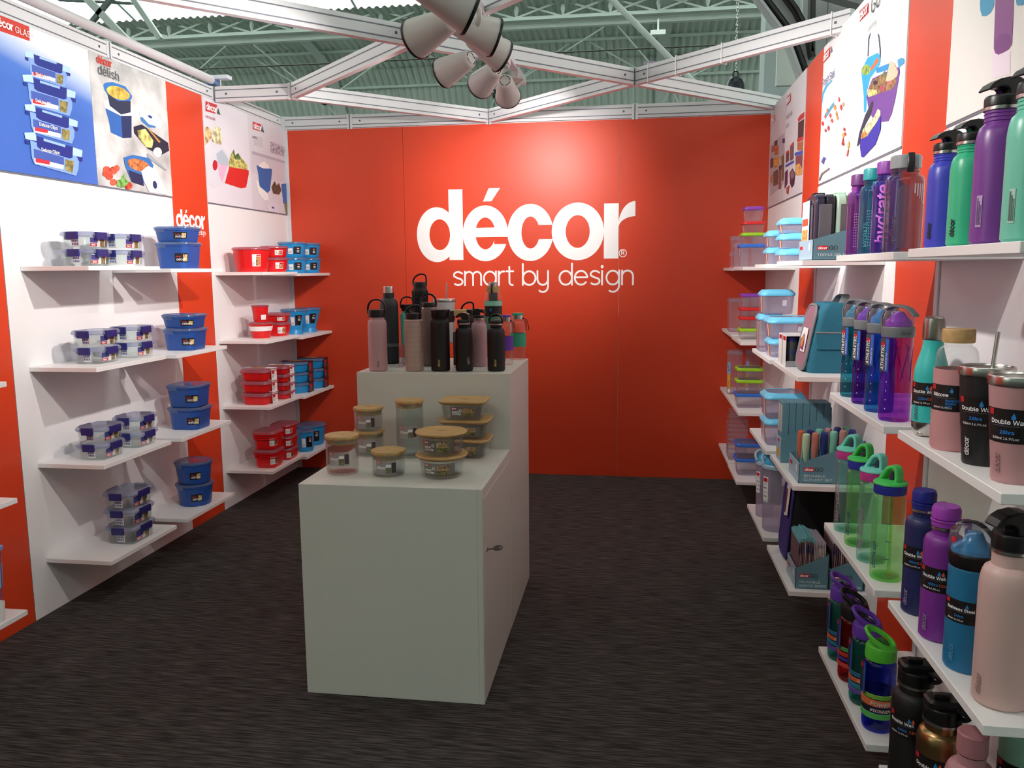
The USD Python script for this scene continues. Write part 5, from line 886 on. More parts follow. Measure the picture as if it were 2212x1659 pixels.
def sleeve_bottle(label, loc, R, h, c, cc, lab):
    t = thing('water_bottle', label, 'bottle', loc); lathe_part(t, 'body', [(0, 0), (R*.94, 0), (R, .004), (R, h*.76)]+ease(R, h*.76, R*.62, h*.85, 5)[1:]+[(R*.62, h*.88)], GLASS); lathe_part(t, 'sleeve', [(R+.0005, h*.29), (R+.0022, h*.29), (R+.0022, h*.57), (R+.0005, h*.57)], c, lab)
    lathe_part(t, 'collar', [(0, h*.87), (R*.68, h*.87), (R*.68, h*.955), (0, h*.955)], STEEL); lathe_part(t, 'cap', [(0, h*.955), (R*.74, h*.955), (R*.74, h*.99), (R*.70, h), (0, h)], cc)
    part(t, 'strap', strap(spline([(R*.68, 0, h*.90), (R*1.1, 0, h*.86), (R*1.32, 0, h*.74), (R*1.28, 0, h*.63), (R*1.12, 0, h*.64), (R*1.08, 0, h*.75), (R*.7, 0, h*.885)], 18), (0, 1, 0), .010, .0025), BLACK)
    part(t, 'paper_tag', mv(bx(-.001, .001, -.010, .010, h*.62, h*.80), (-R*1.15, 0, 0)), mat('tag_film', '#a8a4a8', .5))
sleeve_bottle('slim clear glass bottle with a purple sleeve', (1.966, 3.55, zt), .0275, .216, mat('silicone_purple', '#6a35a8', .5), mat('silicone_purple', '#6a35a8', .5), 'purple sleeve'); sleeve_bottle('clear glass bottle with a green sleeve at the back right', (1.988, 3.745, zt), .0360, .214, mat('silicone_green', '#36a37e', .5), mat('silicone_green', '#36a37e', .5), 'green sleeve')
# ================================================================== right wall: clear boxes near the back corner
XB = 3.19
RIMC = {k: mat('lid_'+k, c, .35) for k, c in dict(purple='#8a3fb4', red='#d42828', green='#9ad02a', blue='#2f6fd2').items()}
LBLUE = mat('lid_pale_blue', '#6cc0e4', .35)
STRIPE = noisy('striped_label', '#c83a34', '#f0dcd8', 60, .5, (1, 1, .3))
def clear_box(label, loc, w, d, h, lid=None, lidh=.014, grp=None, stripe=True, name='storage_box', rot=0, taper=.88, big=False, m=None, rims=0, orange=False):
    t = thing(name, label, 'food container', loc, rot, grp); hb = h-(lidh if lid else 0); r = min(w, d)*.16
    secs = [(w*taper*.95, d*taper*.95, r*.8, 0), (w*taper, d*taper, r*.9, .006), (w*.975, d*.975, r, hb-.004), (w*.99, d*.99, r, hb)]; S = Rect(secs); part(t, 'body', rrloft(secs, True, False), m or PLAST)
    for k in range(rims): z = hb*(.15+.8*k/rims); q = .9+.08*k/rims; part(t, 'rim', rrloft([(w*q, d*q, r, z), (w*q+.006, d*q+.006, r, z+.002), (w*q+.006, d*q+.006, r, z+.006), (w*q, d*q, r, z+.008)], False, False), FROST)
    if lid:
        if big: part(t, 'lid', rrloft([(w+.004, d+.004, r*1.3, hb-.006), (w+.008, d+.008, r*1.4, hb), (w+.006, d+.006, r*1.6, hb+lidh*.3), (w*.86, d*.86, r*1.6, h), (w*.80, d*.80, r*1.4, h-.002)], True, False), lid); part(t, 'lid_window', mv(rrloft([(w*.81, d*.81, r*1.4, h-.003), (w*.80, d*.80, r*1.4, h-.002)]), (0, 0, 0)), LIDCLR)
        else: part(t, 'lid', rrloft([(w, d, r, hb-.003), (w+.008, d+.008, r*1.2, hb), (w+.008, d+.008, r*1.2, hb+lidh*.6), (w-.004, d-.004, r, h), (w-.024, d-.024, r*.9, h-.001)], True, False), lid); part(t, 'lid_window', rrloft([(w-.026, d-.026, r*.9, h-.004), (w-.024, d-.024, r*.9, h-.0012)]), LIDCLR)
    if stripe and not orange: part(t, 'label', patch(S, 196, 214, hb*.08, hb*.92, .001), STRIPE, None, False)
    if orange:
        part(t, 'label', patch(S, 196, 216, hb*.10, hb*.9, .001), CARD, None, False); part(t, 'label_photo', patch(S, 206, 216, hb*.12, hb*.88, .0016), noisy('label_orange', '#c8602a', '#d88a3c', 60, .5), None, False); part(t, 'barcode_card', patch(S, 286, 300, hb*.42, hb*.72, .001), mat('label_grey', '#c4c2cc', .5), None, False)
    return t
Z1, Z2 = (1.4805, 1.0605, .6575, .2535), (1.4755, 1.0665, .6585, .2605); G1 = 'coloured-lid boxes by the red wall'
def coloured(r, specs, x=XB, y=5.0):
    z = Z1[r]
    for w, d, h, c, lab in specs: clear_box(lab, (x, y, z), w, d, h, RIMC[c], .016, G1); z += h+.0005
coloured(0, [(.150, .15, .128, 'blue', 'clear box with a blue lid at the bottom of the top shelf stack'), (.126, .135, .064, 'green', 'clear box with a green lid in the top shelf stack'), (.118, .13, .064, 'red', 'clear box with a red lid in the top shelf stack'), (.104, .12, .082, 'purple', 'small clear box with a purple lid on the top of its stack')], 3.185)
coloured(1, [(.125, .13, .064, 'green', 'clear box with a green lid at the bottom of the second shelf stack'), (.12, .13, .068, 'red', 'lower clear box with a red lid on the second right shelf'), (.118, .13, .053, 'red', 'upper clear box with a red lid on the second right shelf'), (.110, .12, .078, 'purple', 'clear box with a purple lid topping the second shelf stack')], 3.185)
coloured(2, [(.155, .15, .085, 'blue', 'clear box with a blue lid at the bottom of the third shelf stack'), (.148, .145, .080, 'green', 'lower clear box with a green lid on the third right shelf'), (.146, .145, .070, 'green', 'upper clear box with a green lid on the third right shelf')], 3.19)
coloured(3, [(.165, .17, .100, 'blue', 'lower blue-lidded clear box on the lowest right shelf'), (.165, .17, .090, 'blue', 'upper blue-lidded clear box on the lowest right shelf')], 3.205)
def canister(label, loc, w, h, rd=False, lab=True, d=None, grp='clear canisters'):
    d = d or w; t = thing('canister', label, 'food container', loc, 0, grp); hb = h-.022; r = w*.48 if rd else w*.14; secs = [(w*.90, d*.90, r*.9, 0), (w*.94, d*.94, r, .006), (w*.985, d*.985, r, hb)]; S = Rect(secs)
    part(t, 'body', rrloft(secs, True, False, 7), PLAST); part(t, 'lid', rrloft([(w, d, r, hb-.004), (w+.004, d+.004, r, hb), (w+.004, d+.004, r, hb+.010), (w*.96, d*.96, r, hb+.012), (w*.96, d*.96, r, h), (w*.9, d*.9, r*.9, h-.001)], n=7), FROST)
    if lab:
        part(t, 'label', patch(S, 185, 232, hb*.50, hb*.80, .001), C('#8fb0e0'), None, False); part(t, 'label_photo', patch(S, 185, 232, hb*.16, hb*.50, .001), noisy('label_cereal', '#d08a1c', '#e8b848', 60, .5), None, False)
        for k in range(3): part(t, 'label_mark', patch(S, 192+k*12, 199+k*12, hb*(.72-.07*k), hb*(.77-.07*k), .0016), C('#2c3468'), None, False)
        part(t, 'barcode_card', patch(S, 205, 232, hb*.04, hb*.13, .001), CARD, None, False)
    return t
canister('wide clear canister at the front of the top shelf corner', (3.165, 5.36, Z2[0]), .088, .150, lab=False); canister('clear canister standing next to the red wall on the top shelf', (3.165, 5.55, Z2[0]), .09, .10, lab=False); canister('small clear canister stacked next to the red wall on the top shelf', (3.165, 5.55, Z2[0]+.1005), .085, .10, lab=False); canister('tall clear canister deep in the top shelf corner', (3.29, 5.50, Z2[0]), .085, .21, lab=False)
canister('big clear square canister at the corner of the second right shelf', (3.175, 5.50, Z2[1]), .125, .215, lab=False); canister('big clear square canister behind the first on the second right shelf', (3.315, 5.56, Z2[1]), .115, .225, lab=False)
canister('tall round canister with a blue and orange label, nearer the aisle', (3.165, 5.50, Z2[2]), .098, .285, True); canister('tall round canister with a blue and orange label, nearer the wall', (3.285, 5.55, Z2[2]), .098, .285, True)
clear_box('nested pile of ridged clear tubs on the lowest right shelf', (3.175, 5.36, Z2[3]), .125, .15, .265, None, 0, None, False, rims=7, taper=.92); clear_box('clear lidless tub standing on the nested pile in the corner', (3.165, 5.36, Z2[3]+.2655), .09, .11, .05, None, 0, None, False, rims=1)
ZL = (1.4905, 1.0705, .6605, .2575); GB = 'pale blue lidded food boxes'
def lb(label, x, y, z, w, d, h): return clear_box(label, (x, y, z), w, d, h, LBLUE, .022, GB, True, big=True, taper=.90, m=FROST, orange=True)
for k in range(3): lb(f'{stack_labels(3)[k]} pale blue-lidded box of the nearer stack on the top right shelf', 3.232, 3.885, ZL[0]+k*.0665, .165, .165, .066)
for k in range(2): lb(f'{stack_labels(2)[k]} pale blue-lidded box of the farther stack on the top right shelf', 3.205, 4.125, ZL[0]+k*.0785, .15, .16, .078)
lb('lower pale blue-lidded box of the near pair on the second right shelf', 3.215, 3.93, ZL[1], .19, .18, .087); lb('wide upper pale blue-lidded box of the near pair on the second right shelf', 3.215, 3.93, ZL[1]+.0875, .20, .19, .095); lb('tall pale blue-lidded box at the back left of the second right shelf', 3.17, 4.17, ZL[1], .12, .13, .182); lb('small pale blue-lidded box on top of the tall one', 3.195, 4.165, ZL[1]+.1825, .155, .14, .115)
lb('lower pale blue-lidded box on the third right shelf', 3.205, 3.955, ZL[2], .175, .20, .125); lb('upper pale blue-lidded box on the third right shelf', 3.205, 3.955, ZL[2]+.1255, .18, .20, .118)
def jug(label, x, y, R, h):
    t = thing('pour_jug', label, 'jug', (x, y, ZL[3]), 0, 'clear jugs with blue lids'); hb = h-.055; p = [(0, 0), (R*.84, 0), (R*.88, .006), (R*.97, hb)]; S = Round(p); lathe_part(t, 'body', p, FROST); lathe_part(t, 'collar', [(R*.97, hb-.008), (R*1.04, hb-.004), (R*1.06, hb+.010), (R*1.0, hb+.016), (0, hb+.016)], mat('jug_collar', '#a9c3d6', .35))
    lathe_part(t, 'lid', [(R*.98, hb+.014), (R*.99, hb+.022), (R*.8, hb+.042), (R*.5, hb+.05), (0, hb+.052)], mat('jug_blue', '#2a9ccc', .35)); part(t, 'flip_spout', tube(spline([(-R*.95, -.02, hb+.016), (-R*1.02, 0, hb+.05), (-R*.5, .01, hb+.062), (-R*.2, 0, hb+.05)], 12), .007, 8), mat('jug_collar', '#a9c3d6', .35))
    part(t, 'label', patch(S, 192, 226, hb*.46, hb*.86, .001), CARD, None, False); part(t, 'brand_tag', patch(S, 196, 222, hb*.78, hb*.84, .0016), TAG, None, False); lines(t, S, 198, hb*.74, .03, 5, GRY, .006, .02)
    part(t, 'inner_panel', bx(-.02, .03, R*.3, R*.3+.002, .12, hb-.01), mat('jug_panel', '#b9b4b8', .5)); return t
jug('big clear jug with a blue lid on the lowest right shelf', 3.178, 3.885, .062, .355); jug('smaller clear jug with a blue lid behind the big one', 3.165, 4.10, .048, .32)
# ------------------------------------------------------------------ lunch boxes, bags and cardboard displays
TEAL = mat('card_teal', '#5d8b9a', .5); TEALL = mat('card_teal_pale', '#9ab6c8', .5); DK = C('#2c3438'); PALE = mat('card_lettering', '#d4e8ee', .5)
def plane(o, u, v):  # map for print on a flat face: origin o, axes u, v, out along n
    o, u, v = map(np.array, (o, u, v)); n = np.cross(u, v); return lambda a, b, c: o+np.outer(a, u)+np.outer(b, v)+np.outer(c, n)
def ink(t, m, pl, a, b, col, e=.0006, name='lettering'): v, f = m; part(t, name, (pl(a+v[:, 0], b+v[:, 1], e+v[:, 2]*.0003), f), col, None, False)
def brand(t, pl, a, b, w):  # red tag with white word mark, then GO in dark grey
    part(t, 'brand_tag', poly3(sbox(a, b, a+w, b+w*.42), lambda x, y, o: pl(x, y, .0004+o), .0003), TAG, None, False); ink(t, decor_text(w*.86), pl, a+w*.07, b+w*.08, LW, .0010); ink(t, text('GO', w*.40), pl, a+w*1.06, b+w*.02, DK)
def tray(name, label, loc, w, d, h0, h1, words, wx=.012, k=1.):  # open carton: front low (towards the aisle), back high; side face shows print
    t = thing(name, label, 'display box', loc); side = Polygon([(0, 0), (w, 0), (w, h1), (0, h0)]); y0, y1 = -d/2, d/2
    for y in (y0, y1-.003): part(t, 'side', poly3(side, lambda u, v, o, y=y: np.c_[u-w/2, y+o, v], .003), TEAL, None, False)
    part(t, 'front', bx(-w/2, -w/2+.003, y0, y1, 0, h0), TEALL); part(t, 'back', bx(w/2-.003, w/2, y0, y1, 0, h1), TEAL); part(t, 'base', bx(-w/2, w/2, y0, y1, 0, .003), TEAL)
    pl = plane((-w/2, y0, 0), (1, 0, 0), (0, 0, 1)); brand(t, pl, wx, k, .037)
    for j, s in enumerate(words):
        v, f = text(s, .0088); v[:, 0] *= 1.28; ink(t, (v, f), pl, wx, k-.021-.0145*j, PALE)
    pf = plane((-w/2, y1, 0), (0, -1, 0), (0, 0, 1)); part(t, 'brand_tag', poly3(sbox(.02, h0*.55, .07, h0*.72), lambda x, y, o: pf(x, y, .0005+o), .0003), TAG, None, False); part(t, 'round_badge', poly3(Point(d*.78, h0*.66).buffer(.016), lambda x, y, o: pf(x, y, .0005+o), .0003), C('#d8dcea'), None, False)
    return t
zb = 1.4995
tray('display_tray', 'blue grey carton holding lunch boxes, lettered TRIPLE SPLIT BENTO', (3.262, 3.24, zb), .235, .25, .073, .140, ['TRIPLE SPLIT BENTO'], .016, .035)
def lunch(label, loc, c, c2, lean):
    t = thing('lunch_box', label, 'lunch box', loc, -90, 'bento lunch boxes in the carton'); w, h = .175, .232
    def slab(y0, y1, ww, hh, r, zc): v, f = rrloft([(ww-.012, hh-.012, r, y0), (ww, hh, r, y0+.006), (ww, hh, r, y1-.006), (ww-.012, hh-.012, r, y1)]); return np.c_[v[:, 0], v[:, 2], v[:, 1]+zc], f[:, ::-1]
    part(t, 'base', slab(.001, .034, w, h, .03, h/2), c); part(t, 'lid', slab(-.034, 0, w+.004, h+.002, .032, h/2), c2); part(t, 'lid_panel', slab(-.0355, -.03, w*.62, h*.74, .02, h*.5), c2); part(t, 'edge_window', bx(w/2-.002, w/2+.004, -.022, .022, h*.14, h*.84, .002), mat('window_'+c2.GetPath().name, '#5c5e66' if 'navy' in label else '#a8c0ac', .3)); part(t, 'latch', bx(-.02, .02, -.030, .010, h-.004, h+.008), c); return t
lunch('dark navy split lunch box standing in the carton', (3.190, 3.235, zb+.0035), mat('bento_navy', '#1c1e2c', .3), mat('bento_navy_lid', '#23253a', .25), 0); lunch('mint green split lunch box standing in the carton behind the navy one', (3.263, 3.235, zb+.0035), mat('bento_mint', '#9cc8b0', .3), mat('bento_mint_lid', '#a6c6b4', .25), 0)
t = lunch('lunch box with a blue carry handle deepest in the carton', (3.336, 3.235, zb+.0035), mat('bento_blue', '#5a8ab4', .3), mat('bento_blue_lid', '#6a9ac0', .3), 0); part(t, 'handle', strap(spline([(-.05, 0, .228), (-.045, 0, .258), (0, 0, .272), (.045, 0, .258), (.05, 0, .228)], 14), (0, 1, 0), .02, .008), mat('bento_handle', '#3f9cc0', .35)); part(t, 'handle_lining', strap(spline([(-.042, 0, .228), (-.037, 0, .25), (0, 0, .263), (.037, 0, .25), (.042, 0, .228)], 14), (0, 1, 0), .018, .006), C('#7a5aa8', .4))
t = thing('card_sleeve', 'white printed card sleeve on the aisle side of the lunch boxes', 'card', (3.151, 3.29, zb+.0035)); part(t, 'card', bx(-.002, .002, -.06, .06, .0, .215), C('#dfe6ea')); part(t, 'photo', bx(-.003, -.002, -.05, .05, .062, .11), noisy('photo_lunch', '#b06a3a', '#d8c070', 80, .5)); part(t, 'photo', bx(-.003, -.002, -.05, .05, .125, .15), C('#c05030'))
# second row: snack pots and insulated lunch bag
for k, (x, y) in enumerate(((3.168, 3.535), (3.168, 3.445))):
    t = thing('boxed_snack_set', f'{("farther", "nearer")[k]} black and white boxed snack set behind the lunch bag', 'boxed set', (x, y, 1.0795), 0)
    part(t, 'carton_back', bx(-.05, .05, .034, .037, 0, .125), CARD); part(t, 'carton_base', bx(-.05, .05, -.036, .034, 0, .022), mat('carton_grey', '#8d8c90', .5)); part(t, 'carton_top', bx(-.05, .05, -.036, .037, .122, .1245), C('#d8d4d6')); part(t, 'carton_side', bx(-.052, -.0502, -.036, .037, 0, .1245), CARD); part(t, 'red_corner', bx(-.0535, -.0522, -.03, .02, .105, .121), TAG)
    for x2 in (-.022, .024): part(t, 'pot', mv(lathe([(0, .0225), (.020, .0225), (.022, .1), (0, .1)], 20), (x2, 0, 0)), C('#4a4a4c')); part(t, 'pot_lid', mv(lathe([(0, .1002), (.0225, .1002), (.0225, .118), (0, .118)], 20), (x2, 0, 0)), NAVY); part(t, 'pot_band', mv(lathe([(.0215, .05), (.023, .05), (.023, .064), (.0215, .064)], 20), (x2, 0, 0)), C('#31406c') if x2 < 0 else C('#3f8a72'))
BT, BP = noisy('bag_teal', '#1d6680', '#236f88', 300, .8), mat('bag_mauve', '#9a6c7c', .8); BG = mat('bag_grey_piping', '#7c8084', .7)
def bag(name, label, loc, w, d, h, lean, body, front, piping, rot=0):
    t = thing(name, label, 'lunch bag', loc, rot); 
    def sk(m): v, f = m; v = v.copy(); v[:, 0] += v[:, 2]*math.tan(math.radians(lean)); return v, f
    zs = np.linspace(0, 1, 9); secs = [(w*(1-.30*z**1.3)*(.90 if z == 0 else 1)*(.8 if z == 1 else 1), d*(.92 if z in (0, 1) else 1), .03, z*h) for z in zs]; v, f = rrloft(secs); v = v.copy(); v[:, 0] += w*.15*(v[:, 2]/h)**1.3; part(t, 'body', sk((v, f)), body)
    # front panel on the aisle side with piping round it
    P = rr(d*.86, h*.93, .05, 8); 
    def onf(u, z, o): zz = z/h; return np.c_[-(w*(1-.30*np.clip(zz, 0, 1)**1.3))/2+w*.15*np.clip(zz, 0, 1)**1.3-o+z*math.tan(math.radians(lean)), u, z]
    part(t, 'front_panel', poly3([(a, b+h*.5) for a, b in P], lambda u, v, o: onf(u, v, .002+o), .004), front, None, 40); c = onf(P[:, 0], P[:, 1]+h*.5, .004); part(t, 'piping', tube(c, .006, 6, True), piping); return t, sk, onf
t, sk, onf = bag('lunch_bag', 'teal insulated lunch bag with a mauve front and grey piping', (3.262, 3.30, 1.0795), .21, .19, .262, -4, BT, BP, BG)
part(t, 'side_pocket', sk((lambda m: mv(m, (.005, -.0975, 0)))(bx(-.07, .05, -.004, .004, .09, .15))), BT); part(t, 'pocket_trim', sk(mv(bx(-.07, .05, -.006, .006, .15, .156), (.005, -.0975, 0))), BG); part(t, 'hang_card', poly3([(-.05, .075), (.02, .075), (.05, .13), (.04, .165), (-.04, .165)], lambda u, v, o: onf(u, v, .0085+o), .002), CARD, None, False); part(t, 'card_photo', poly3([(-.03, .08), (.02, .085), (.038, .12), (.0, .145), (-.03, .11)], lambda u, v, o: onf(u, v, .0108+o), .0006), C('#8a2a6a'), None, False); part(t, 'card_print', poly3(aff.translate(aff.scale(Point(0, 0).buffer(1), .018, .022), .003, .113), lambda u, v, o: onf(u, v, .0116+o), .0006), C('#d8963c'), None, False); part(t, 'handle', strap(spline([(.02, -.06, .255), (.035, -.045, .282), (.04, 0, .290), (.035, .045, .282), (.02, .06, .255)], 14), (1, 0, 0), .03, .006), BG)
bag('lunch_bag', 'second insulated lunch bag in purple and teal behind the teal one', (3.315, 3.525, 1.0795), .13, .15, .25, -3, mat('bag_purple', '#5c3a8c', .8), BP, BG)
# third row: reusable cutlery set cartons and tray
z = .6705; t = thing('display_carton', 'blue grey carton with a row of slim upright cutlery packs', 'display box', (3.222, 3.535, z)); part(t, 'back_panel', bx(.095, .098, -.055, .055, 0, .235), TEAL)
part(t, 'side', poly3([(-.098, 0), (.098, 0), (.098, .205), (-.098, .10)], lambda u, v, o: np.c_[u, -.058+o, v], .003), TEAL, None, False); part(t, 'side', bx(-.098, .098, .055, .058, 0, .1), TEAL); part(t, 'front', bx(-.0985, -.0955, -.055, .055, 0, .10), TEALL); part(t, 'base', bx(-.098, .098, -.055, .055, 0, .003), TEAL)
for k in range(7): part(t, 'cutlery_pack', bx(-.095+k*.0272, -.0692+k*.0272, -.052, .052, .0032, .252), TEAL)
for y in (-.024, .024): part(t, 'pack_window', bx(-.0962, -.0950, y-.016, y+.016, .125, .238), mat('pack_window', '#c2c4bc', .4)); part(t, 'pack_photo', bx(-.0996, -.0986, y-.014, y+.014, .02, .05), C('#d8b040'))
part(t, 'brand_tag', bx(-.0996, -.0986, -.02, .012, .082, .094), TAG)
t = tray('display_tray', 'blue grey carton of cutlery tubes lettered REUSABLE CUTLERY SET', (3.248, 3.245, z), .228, .20, .075, .165, ['REUSABLE', 'CUTLERY SET'], .018, .046)
CC = ['#c86a4c', '#2c3670', '#7fc0ae', '#b0848a', '#2c3670', '#8cc8ac', '#b8d8b4', '#c07a6c', '#2c3c78', '#7fc8b0', '#b88a84', '#3a3a80']
for k in range(12):
    i, j = k % 6, k//6; x = -.085+i*.033+j*.006; y = .035-j*.062; c = CC[k]
    part(t, 'cutlery_card', bx(x-.0145, x+.0145, y-.008, y-.006, .02, .150+i*.004), TEAL); part(t, 'cutlery_tube', mv(rot_x(lathe([(0, 0), (.013, 0), (.0145, .003), (.0145, .162+i*.004), (.012, .172+i*.004), (0, .174+i*.004)], 14), 9), (x, y+.016, .006)), C(c, .35)); part(t, 'tube_clip', tube([(x+.008*math.cos(a), y-.004, .158+i*.004+.016*math.sin(a)) for a in np.linspace(0, 3.14, 7)], .0025, 6), clear('clip_clear', '#cfdcd6', .4, '#a8b8b2'))
# lowest row: purple bag, snack bag and lunch bag cartons
z = .2605; t, sk, onf = bag('lunch_bag', 'big purple and black lunch bag with a white swing card', (3.272, 3.50, z), .23, .20, .335, -8, mat('bag_black', '#0a0a0c', .85), mat('bag_violet', '#3c2f78', .8), mat('bag_violet', '#3c2f78', .8)); part(t, 'swing_card', poly3([(-.075, .20), (-.015, .185), (.0, .315), (-.06, .325)], lambda u, v, o: onf(u, v, .014+o), .002), CARD, None, False); part(t, 'card_photo', poly3([(-.04, .205), (-.018, .20), (-.004, .30), (-.03, .30)], lambda u, v, o: onf(u, v, .0162+o), .0005), noisy('photo_dark', '#2a1c18', '#b05a30', 70, .5), None, False)
def bag_tray(label, loc, w, words, n, cols):
    t = tray('display_tray', label, loc, w, .175, .080, .135, words, .013, .044)
    for k in range(n):
        x = -w/2+.012+k*(w-.02)/n; h = .185-.004*abs(k-n*.3)*.5+rng.uniform(-.004, .004); c = cols[0] if k < n*.6 else cols[1]
        v, f = bx(x-.0016, x+.0016, -.078, .078, .005, h, .0005); v = v.copy(); v[:, 1] += .004*np.sin(v[:, 2]*40+k); part(t, 'zip_bag', (v, f), C(('#7a5860', '#b8aeb0', '#8a6a66')[k % 3]) if k < n*.6 else C('#c8c2c0')); part(t, 'bag_zip', bx(x-.0024, x+.0024, -.079, .079, h+.0002, h+.016, .0005), C(c))
        part(t, 'bag_print', bx(x-.0021, x+.0021, -.0792, -.0786, h-.045, h-.012, .0003), C(('#2a2440', '#5a3040', '#38507a')[k % 3]) if k < n*.6 else C('#b8b0ae'))
    return t
bag_tray('blue grey carton of zip bags lettered REUSABLE SNACK BAGS', (3.196, 3.225, z), .120, ['REUSABLE', 'SNACK BAGS'], 18, ('#6fb4ba', '#a9a4b4')); bag_tray('blue grey carton of zip bags lettered REUSABLE LUNCH BAGS', (3.322, 3.225, z), .122, ['REUSABLE', 'LUNCH BAGS'], 14, ('#b8b4b8', '#a9a8a8'))
# ================================================================== right wall: bottles
YT, YS = (2.52, 2.39, 2.26, 2.13), (1.875, 1.745, 1.615, 1.485)
SIDE = {0: 'farthest', 1: 'second', 2: 'third', 3: 'nearest'}
z = 1.5085
def tritan(label, y, R, h, tint, capc, haze, words=None, wc=None, dots=None, x=3.152, script=False):
    t = thing('water_bottle', label, 'bottle', (x, y, z)); m = clear('tritan_'+tint[1:], tint, .16, haze); p = [(0, 0), (R*.94, 0), (R, .005), (R, h*.72)]+ease(R, h*.72, R*.72, h*.80, 6)[1:]+[(R*.72, h*.82), (R*.77, h*.825), (R*.77, h*.835), (R*.70, h*.84), (R*.70, h*.87)]; S = Round([(R, 0), (R, h)])
    lathe_part(t, 'body', p, m); lathe_part(t, 'cap', [(0, h*.865), (R*.78, h*.865), (R*.80, h*.875), (R*.80, h*.985), (R*.74, h), (0, h)], C(capc, .35)); part(t, 'cap_lug', mv(bx(-.006, .006, -.004, .004, h*.87, h*.99), (R*.82*math.cos(-1.2), R*.82*math.sin(-1.2), 0)), C(capc, .35))
    part(t, 'inner_core', mv(lathe([(0, .01), (R*.34, .01), (R*.34, h*.66), (R*.2, h*.70), (0, h*.70)], 20), (0, 0, 0)), PLAST)
    if words: vtext(t, S, text(words, .030 if script else .010, True, .25 if script else 0), 236 if not script else 258, .018, .03, C(wc))
    if dots:
        for i in range(3):
            part(t, 'dot_row', cat([patch(S, 232+i*8, 233.6+i*8, .022+k*.0075, .0245+k*.0075, .001, na=1, nz=1) for k in range(13)]), C(dots), None, False)
    return t
tritan('see-through purple bottle with a plum cap, first of the top row', YT[0], .036, .224, '#c890d0', '#6c3078', '#a044b8', dots='#e0c8e8'); tritan('see-through teal bottle with a turquoise cap on the top row', YT[1], .036, .226, '#8cc0d0', '#1f9aa0', '#3c9cb4', 'HYDRATE', '#1f7f84', '#a8d8e0'); tritan('see-through purple bottle lettered hydrate in pink script', YT[2], .037, .228, '#b098dc', '#8a3ca4', '#7444c4', 'hydrate', '#d070dc', script=True)
t = tritan('smoky grey see-through bottle with a grey cap and black clip', YT[3], .043, .226, '#c4bcc6', '#9a9ea2', '#6a6470', 'HYDRATE', '#4a4448'); part(t, 'clip_strap', strap(spline([(0, -.036, .228), (0, -.04, .215), (0, -.041, .195), (0, -.038, .185)], 8), (1, 0, 0), .016, .005), BLACK); part(t, 'logo_print', cat([patch(Round([(.043, 0), (.043, .3)]), 282+i*9, 287+i*9, .135-.006*i, .158, .001, na=2) for i in range(5)]), C('#c4bcc0'), None, False)
z = 1.0985; GM = mat('grey_plastic', '#6f7478', .4)
def athletic(label, y, tint, haze, k):
    t = thing('sports_bottle', label, 'bottle', (3.156, y, z)); m = clear('tritan_'+tint[1:], tint, .10, haze); R, h = .0365, .278; p = [(0, 0), (R*.93, 0), (R*.98, .005), (R, .03), (R*.99, .09), (R*.90, .135), (R*.92, .165), (R*.97, .195), (R*.95, .208)]; S = Round(p); lathe_part(t, 'body', p, m)
    for a in range(0, 360, 45): part(t, 'grip_rib', tube([(S(math.radians(a+j*5), zz)*math.cos(math.radians(a+j*5))*1.004, S(math.radians(a+j*5), zz)*math.sin(math.radians(a+j*5))*1.004, zz) for j, zz in enumerate(np.linspace(.10, .185, 8))], .0016, 5), m)
    lathe_part(t, 'collar', [(0, .206), (R*1.02, .206), (R*1.04, .210), (R*1.04, .228), (R*1.0, .231), (0, .231)], GM); part(t, 'dome', lathe([(R*.98, .231), (R*1.0, .242), (R*.96, .258), (R*.84, .270), (0, .272)]), clear('dome_clear', '#e4e0ea', .08)); lathe_part(t, 'spout', [(R*.86, .2315), (R*.82, .244), (R*.5, .255), (R*.3, .266), (0, .267)], C(haze, .3))
    u = np.array([.5, -.866, 0]); s = np.array([.866, .5, 0]); Q = spline([u*(-R*1.02)+[0, 0, .222], u*(-R*1.1)+[0, 0, .258], u*(-R*.6)+[0, 0, .278], u*(R*.2)+[0, 0, .280], u*(R*.95)+[0, 0, .272], u*(R*1.4)+[0, 0, .258]], 16); part(t, 'handle', strap(Q, s, np.linspace(.03, .018, 16), .006), GM); vtext(t, S, decor_text(.02), 240, .0, .0, GM) if 0 else part(t, 'collar_lettering', wrap(decor_text(.026), Round([(R*1.04, .2), (R*1.04, .24)]), 262, .213), C('#5a5e62'), None, False)
    c = np.array([math.cos(math.radians(212)), math.sin(math.radians(212)), 0]); w_ = np.array([-c[1], c[0], 0]); o = c*(R*1.04+.003)-w_*.013+np.array([0, 0, .122]); pl = plane(o, w_, (0, 0, 1)); part(t, 'swing_tag', poly3(Polygon(rr(.026, .082, .004)+np.array([.013, .041])), lambda a, b, q: pl(a, b, q), .0012), C('#46484e'), None, False); part(t, 'tag_stripe', poly3(sbox(.0165, .002, .0245, .080), lambda a, b, q: pl(a, b, .0013+q), .0003), C('#2a6ad8'), None, False); part(t, 'brand_tag', poly3(sbox(.003, .062, .014, .072), lambda a, b, q: pl(a, b, .0016+q), .0003), TAG, None, False); v, f = turn(text('ATHLETIC.', .0085, True, .2), 90); part(t, 'tag_lettering', (pl(.0125+v[:, 0], .004+v[:, 1], .0017+v[:, 2]*.0003), f), LW, None, False); v, f = turn(text('FITNESS BOTTLE', .0035), 90); part(t, 'tag_lettering', (pl(.0215+v[:, 0], .006+v[:, 1], .0018+v[:, 2]*.0003), f), LW, None, False)
    for i in range(6): part(t, 'volume_mark', patch(S, 218, 221, .03+i*.022, .0325+i*.022, .001, na=1, nz=1), LW, None, False)
